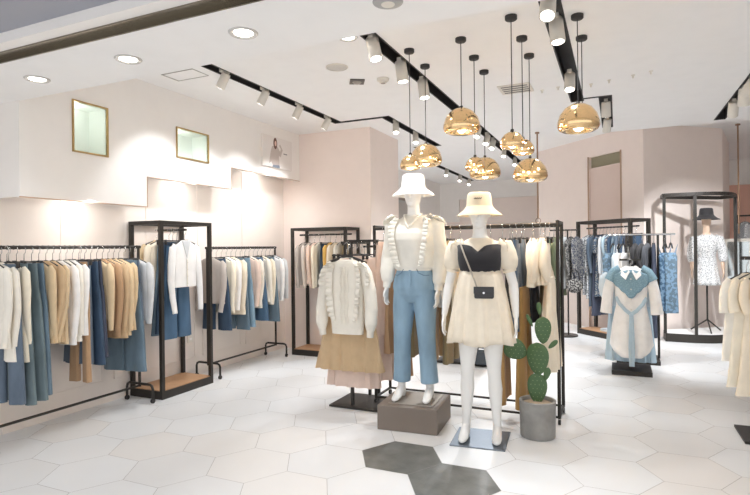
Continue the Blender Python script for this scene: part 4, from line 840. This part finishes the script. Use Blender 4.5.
MB().ell((0,0,0),(.13,.05,.11)).build('bag_body',fab('black','floral'),o,True); MB().tube([(-.08,0,.08),(-.06,0,.2),(0,0,.26),(.06,0,.2),(.08,0,.08)],.007,8,side=(0,1,0)).build('handle',M_black,o,True)
# far low stand seen between the dress mannequin's legs
o=empty('garment_stand',(-1.72,6.68,0),0,'low black stand seen through the legs of the dress mannequin','clothes stand')
MB().box(-.34,.36,-.38,.42,0,.03).build('base_plate',M_black,o,bevel=.003)
for y in (-.3,.3): MB().box(-.0125,.0125,y-.0125,y+.0125,.03,1.40).build('post',M_black,o)
MB().box(-.0125,.0125,-.33,.33,1.38,1.40).build('rail',M_black,o)
for k,(y,kind,cc,kw) in enumerate(((6.40,'trousers','teal',dict(L=1.04,wt=.2,leg=.12)),(6.50,'trousers','navy',dict(L=1.1,wt=.2,leg=.13)),(6.60,'shirt','white',dict(L=.8,sw=.2)),(6.70,'trousers','teal',dict(L=1.04,wt=.2)),(6.80,'shirt','offwhite',dict(L=.7,sw=.2)))):
    lab='%s %s on the low far stand, %s from the front'%(describe(cc),kind,ordw[k]); loc=(-1.72,y,1.395)
    trousers(loc,.05,lab,'clothes on the low far stand',fab(cc,'denim'),**kw) if kind=='trousers' else top(loc,.0,lab,'shirt','clothes on the low far stand',fab(cc),**kw)
    hanger(loc,0,'hanger above the %s %s, %s on the low far stand'%(describe(cc),kind,ordw[k]),kind=='trousers',.17)
for k,(x,s_) in enumerate(((-1.63,.0),(-1.47,.1))):
    o=empty('handbag',(x,6.26-.0,.03),s_,('dark blue leather tote standing on the low far stand, left one','dark blue leather tote standing on the low far stand, right one')[k],'bag')
    MB().box(-.07,.07,-.05,.05,0,.17).build('bag_body',mat('blue_leather',(52,62,72),.3,coat=.3),o,bevel=.02); MB().tube([(-.04,0,.16),(-.03,0,.24),(.03,0,.24),(.04,0,.16)],.007,8,side=(0,1,0)).build('handle',lb_,o,True)
# ============================================================ ROUND-FRONT FRAME 4 + DRESS FORM
o=empty('curved_display_rack',(1.13,9.2,0),0,'tall black bow-front display frame around the patterned dress','display frame')
ang=R(37); cpts=[]
Lc=Vector((-.50,-.30)); Rc=Vector((.50,.42)); ch=Rc-Lc; nn=Vector((ch.y,-ch.x)).normalized()
front=[Lc+ch*(k/16)+nn*(.34*math.sin(PI*k/16)) for k in range(17)]
back=[Rc-nn*.28,Lc-nn*.28+ch*.16]
foot=[(p.x,p.y) for p in front+back]
MB().prism(foot,0,.12).build('base',M_black,o)
inner=[(p.x*.97,p.y*.97) for p in front+back]; MB().prism(inner,.12,.126).build('base_top',mat('white_platform',(232,230,228),.4),o)
mb=MB(); cl=foot+[foot[0]]
for a,b in zip(cl,cl[1:]):
    A_=Vector((*a,0)); B_=Vector((*b,0)); d=(B_-A_).normalized(); q=Vector((d.y,-d.x,0))*.025
    mb.add([A_-q+Vector((0,0,z)) for z in (2.11,2.16)]+[A_+q+Vector((0,0,z)) for z in (2.11,2.16)]+[B_-q+Vector((0,0,z)) for z in (2.11,2.16)]+[B_+q+Vector((0,0,z)) for z in (2.11,2.16)],[(0,1,3,2),(4,6,7,5),(0,4,5,1),(2,3,7,6),(0,2,6,4),(1,5,7,3)])
mb.build('top_frame',M_black,o)
for p in (front[0],front[4],front[16],(Lc+Rc)/2-nn*.24+Vector((.10,.05))): MB().box(p.x-.02,p.x+.02,p.y-.02+.01,p.y+.02+.01,.12,2.12).build('post',M_black,o)
o=empty('dress_form',(1.20,9.22,.126),0,'dress form on a black tripod in a black and white patterned dress','mannequin')
o.scale=(.86,.9,1)
for k in range(3):
    a=2*PI*k/3+.6; MB().tube([(0,0,.18),(.14*cos(a),.14*sin(a),.09),(.26*cos(a),.26*sin(a),.012)],.011,8,side=(0,0,1)).build('tripod_leg',M_black,o,True)
MB().cyl((0,0,.16),(0,0,1.1),.014,12).build('pole',M_black,o,True)
mb=MB(); T(mb,[(0,0,.85,.15,.1),(0,0,.95,.15,.10),(0,0,1.08,.115,.085),(0,0,1.22,.14,.1),(0,0,1.35,.165,.085),(0,.01,1.42,.1,.06),(0,.01,1.45,.055,.052),(0,0,1.55,.05,.05),(0,0,1.58,.065,.07),(0,0,1.66,.075,.09),(0,0,1.74,.06,.075),(0,0,1.77,.02,.03)])
for s in (-1,1):
    mb.tube([(s*.14,0,1.39),(s*.19,0,1.36),(s*.215,0,1.15),(s*.225,-.03,1.0),(s*.23,-.06,.92)],[(.045,.045),(.045,.045),(.036,.036),(.03,.03),(.024,.026)],12)
    w0=Vector((s*.23,-.06,.92)); mb.tube([w0,w0+Vector((0,-.01,-.04)),w0+Vector((0,-.02,-.08))],[(.016,.026),(.015,.036),(.012,.036)],10)
    for k_,l_ in enumerate((.055,.065,.06,.045)):
        b0=w0+Vector((0,.03-.02-k_*.019+.02,-.075)); mb.tube([b0,b0+Vector((-s*.004,-.004,-l_*.6)),b0+Vector((-s*.012,-.008,-l_))],[.009,.0085,.006],8)
    mb.tube([w0+Vector((0,-.03,-.02)),w0+Vector((0,-.055,-.05)),w0+Vector((0,-.058,-.075))],[.011,.0095,.007],8)
remesh(mb,'torso',mat('form_skin',(226,196,172),.5),o,.0075,3)
pd=mat('dress_dot_print',(228,228,228),.8,0,'dots',c2=(96,98,106),scale=62)
mb=MB(); T(mb,[(0,0,1.06,.128,.098),(0,0,1.14,.135,.10),(0,-.005,1.24,.156,.118),(0,0,1.34,.18,.104),(0,.005,1.40,.15,.075),(0,.01,1.43,.09,.065)])
for s in (-1,1): mb.tube([(s*.13,0,1.39),(s*.19,0,1.37),(s*.225,0,1.22),(s*.235,-.02,1.08),(s*.235,-.04,1.03)],[(.055,.055),(.065,.062),(.068,.064),(.07,.064),(.045,.045)],14)
remesh(mb,'dress_top',pd,o,.009,3)
rings=[]
for i in range(8):
    t=i/7; rings.append([((.13+.07*t)*(1+.06*t*sin(11*2*PI*k/72))*cos(2*PI*k/72),(.1+.06*t)*(1+.06*t*sin(11*2*PI*k/72))*sin(2*PI*k/72),1.09-.40*t) for k in range(72)])
MB().loft(rings,cap=False).build('dress_skirt',pd,o,True).modifiers.new('s','SOLIDIFY').thickness=.004
MB().tube([(-.07,-.02,1.44),(-.03,-.09,1.36),(0,-.115,1.30),(.03,-.09,1.36),(.07,-.02,1.44)],.007,8,side=(0,0,1)).build('neckline',fab('lightgrey'),o,True)
hat((1.20,9.22,1.845),0,mat('black_hat_cloth',(46,44,46),.85,0,'fabric'),'black bucket hat on the dress form in the bow-front frame',s=1.0,br=.18)
# mirror, gingham rail, far right
o=empty('leaning_mirror',(1.66,10.5,0),R(-12),'white framed mirror leaning behind the bow-front frame','mirror')
MB().box(-.02,.32,.01,.025,.03,1.46).build('glass',mat('mirror_glass',(200,206,206),.08,1,'metal'),o)
mb=MB(); mb.box(-.05,0,0,.035,0,1.5); mb.box(.3,.35,0,.035,0,1.5); mb.box(0,.3,0,.035,1.45,1.5); mb.box(0,.3,0,.035,0,.05); mb.build('mirror_frame',M_fix,o)
o=empty('garment_rack',(2.25,11.1,0),0,'far rack of gingham clothes at the right edge','clothes rack')
MB().cyl((-.35,0,1.9),(.6,0,1.9),.014,10).build('rail',M_black,o,True)
for x in (-.35,.6):
    MB().cyl((x,0,.02),(x,0,1.9),.014,10).build('post',M_black,o,True); MB().box(x-.02,x+.02,-.2,.2,0,.03).build('foot',M_black,o)
hang_rail([('shirt','lightgrey','gingham',S(L=1.0,rz=-.8)),('dress','white','gingham',S(L=1.05,rz=-.8)),('dress','lightgrey','gingham',S(L=1.0,rz=-.8)),('shirt','charcoal','gingham',S(L=.95,rz=-.8)),('trousers','blue','denim',S(L=1.2)),('trousers','black','fabric',S(L=1.2))],(1.95,11.1,1.9),(2.8,11.1,1.9),R(90),'far right rack','clothes on the far right rack','its left end')
# far mirror behind the white hat
o=empty('wall_mirror',(-4.735,12.2,0),0,'tall mirror with dark frame on the far left wall behind the white hat','mirror')
MB().box(0,.02,-1.0,1.0,.4,2.55).build('glass',mat('mirror_glass',(200,206,206),.08,1,'metal'),o)
mb=MB()
for a in ((-1.06,-1.0,.34,2.61),(1.0,1.06,.34,2.61),(-1.0,1.0,2.55,2.61),(-1.0,1.0,.34,.4)): mb.box(0,.04,*a)
mb.build('mirror_frame',M_steel,o)
# near right stand with cream clothes
o=empty('garment_stand',(.98,4.70,0),0,'dark stand of cream garments cut off by the right edge','clothes stand')
MB().box(-.17,.4,-.17,.23,0,.02).build('base_plate',M_black,o,bevel=.003)
for x in (.02,.38): MB().box(x-.0125,x+.0125,-.0125,.0125,.02,1.32).build('post',M_black,o)
MB().box(-.16,.4,-.0125,.0125,1.30,1.325).build('rail',M_black,o)
g='cream garments at the right edge'
for k,(x,cc,kw,rz_,nm) in enumerate(((.86,'offwhite',dict(L=.62,sw=.2,sleeve='short',hem=1.2),42,'off-white short blouse nearest the aisle at the right edge'),(.91,'lightcream',dict(L=.80,sw=.2,sleeve='short',amp=.014,hem=1.35),42,'light cream short-sleeved dress second at the right edge'),(.97,'cream',dict(L=.86,sw=.2,sleeve='short',amp=.014,hem=1.35),42,'cream pleated dress third at the right edge'),(1.04,'cream',dict(L=.9,sw=.2,sleeve='short',amp=.014),42,'cream dress fourth at the right edge, mostly cut off'),(1.11,'blushc',dict(L=.88,sw=.2),42,'blush dress last before the picture edge'))):
    top((x,4.70,1.31),R(rz_),nm,'dress' if k else 'blouse',g,fab(cc),**kw); hg((x,4.70,1.31),R(rz_),nm[:40].rsplit(' ',1)[0])
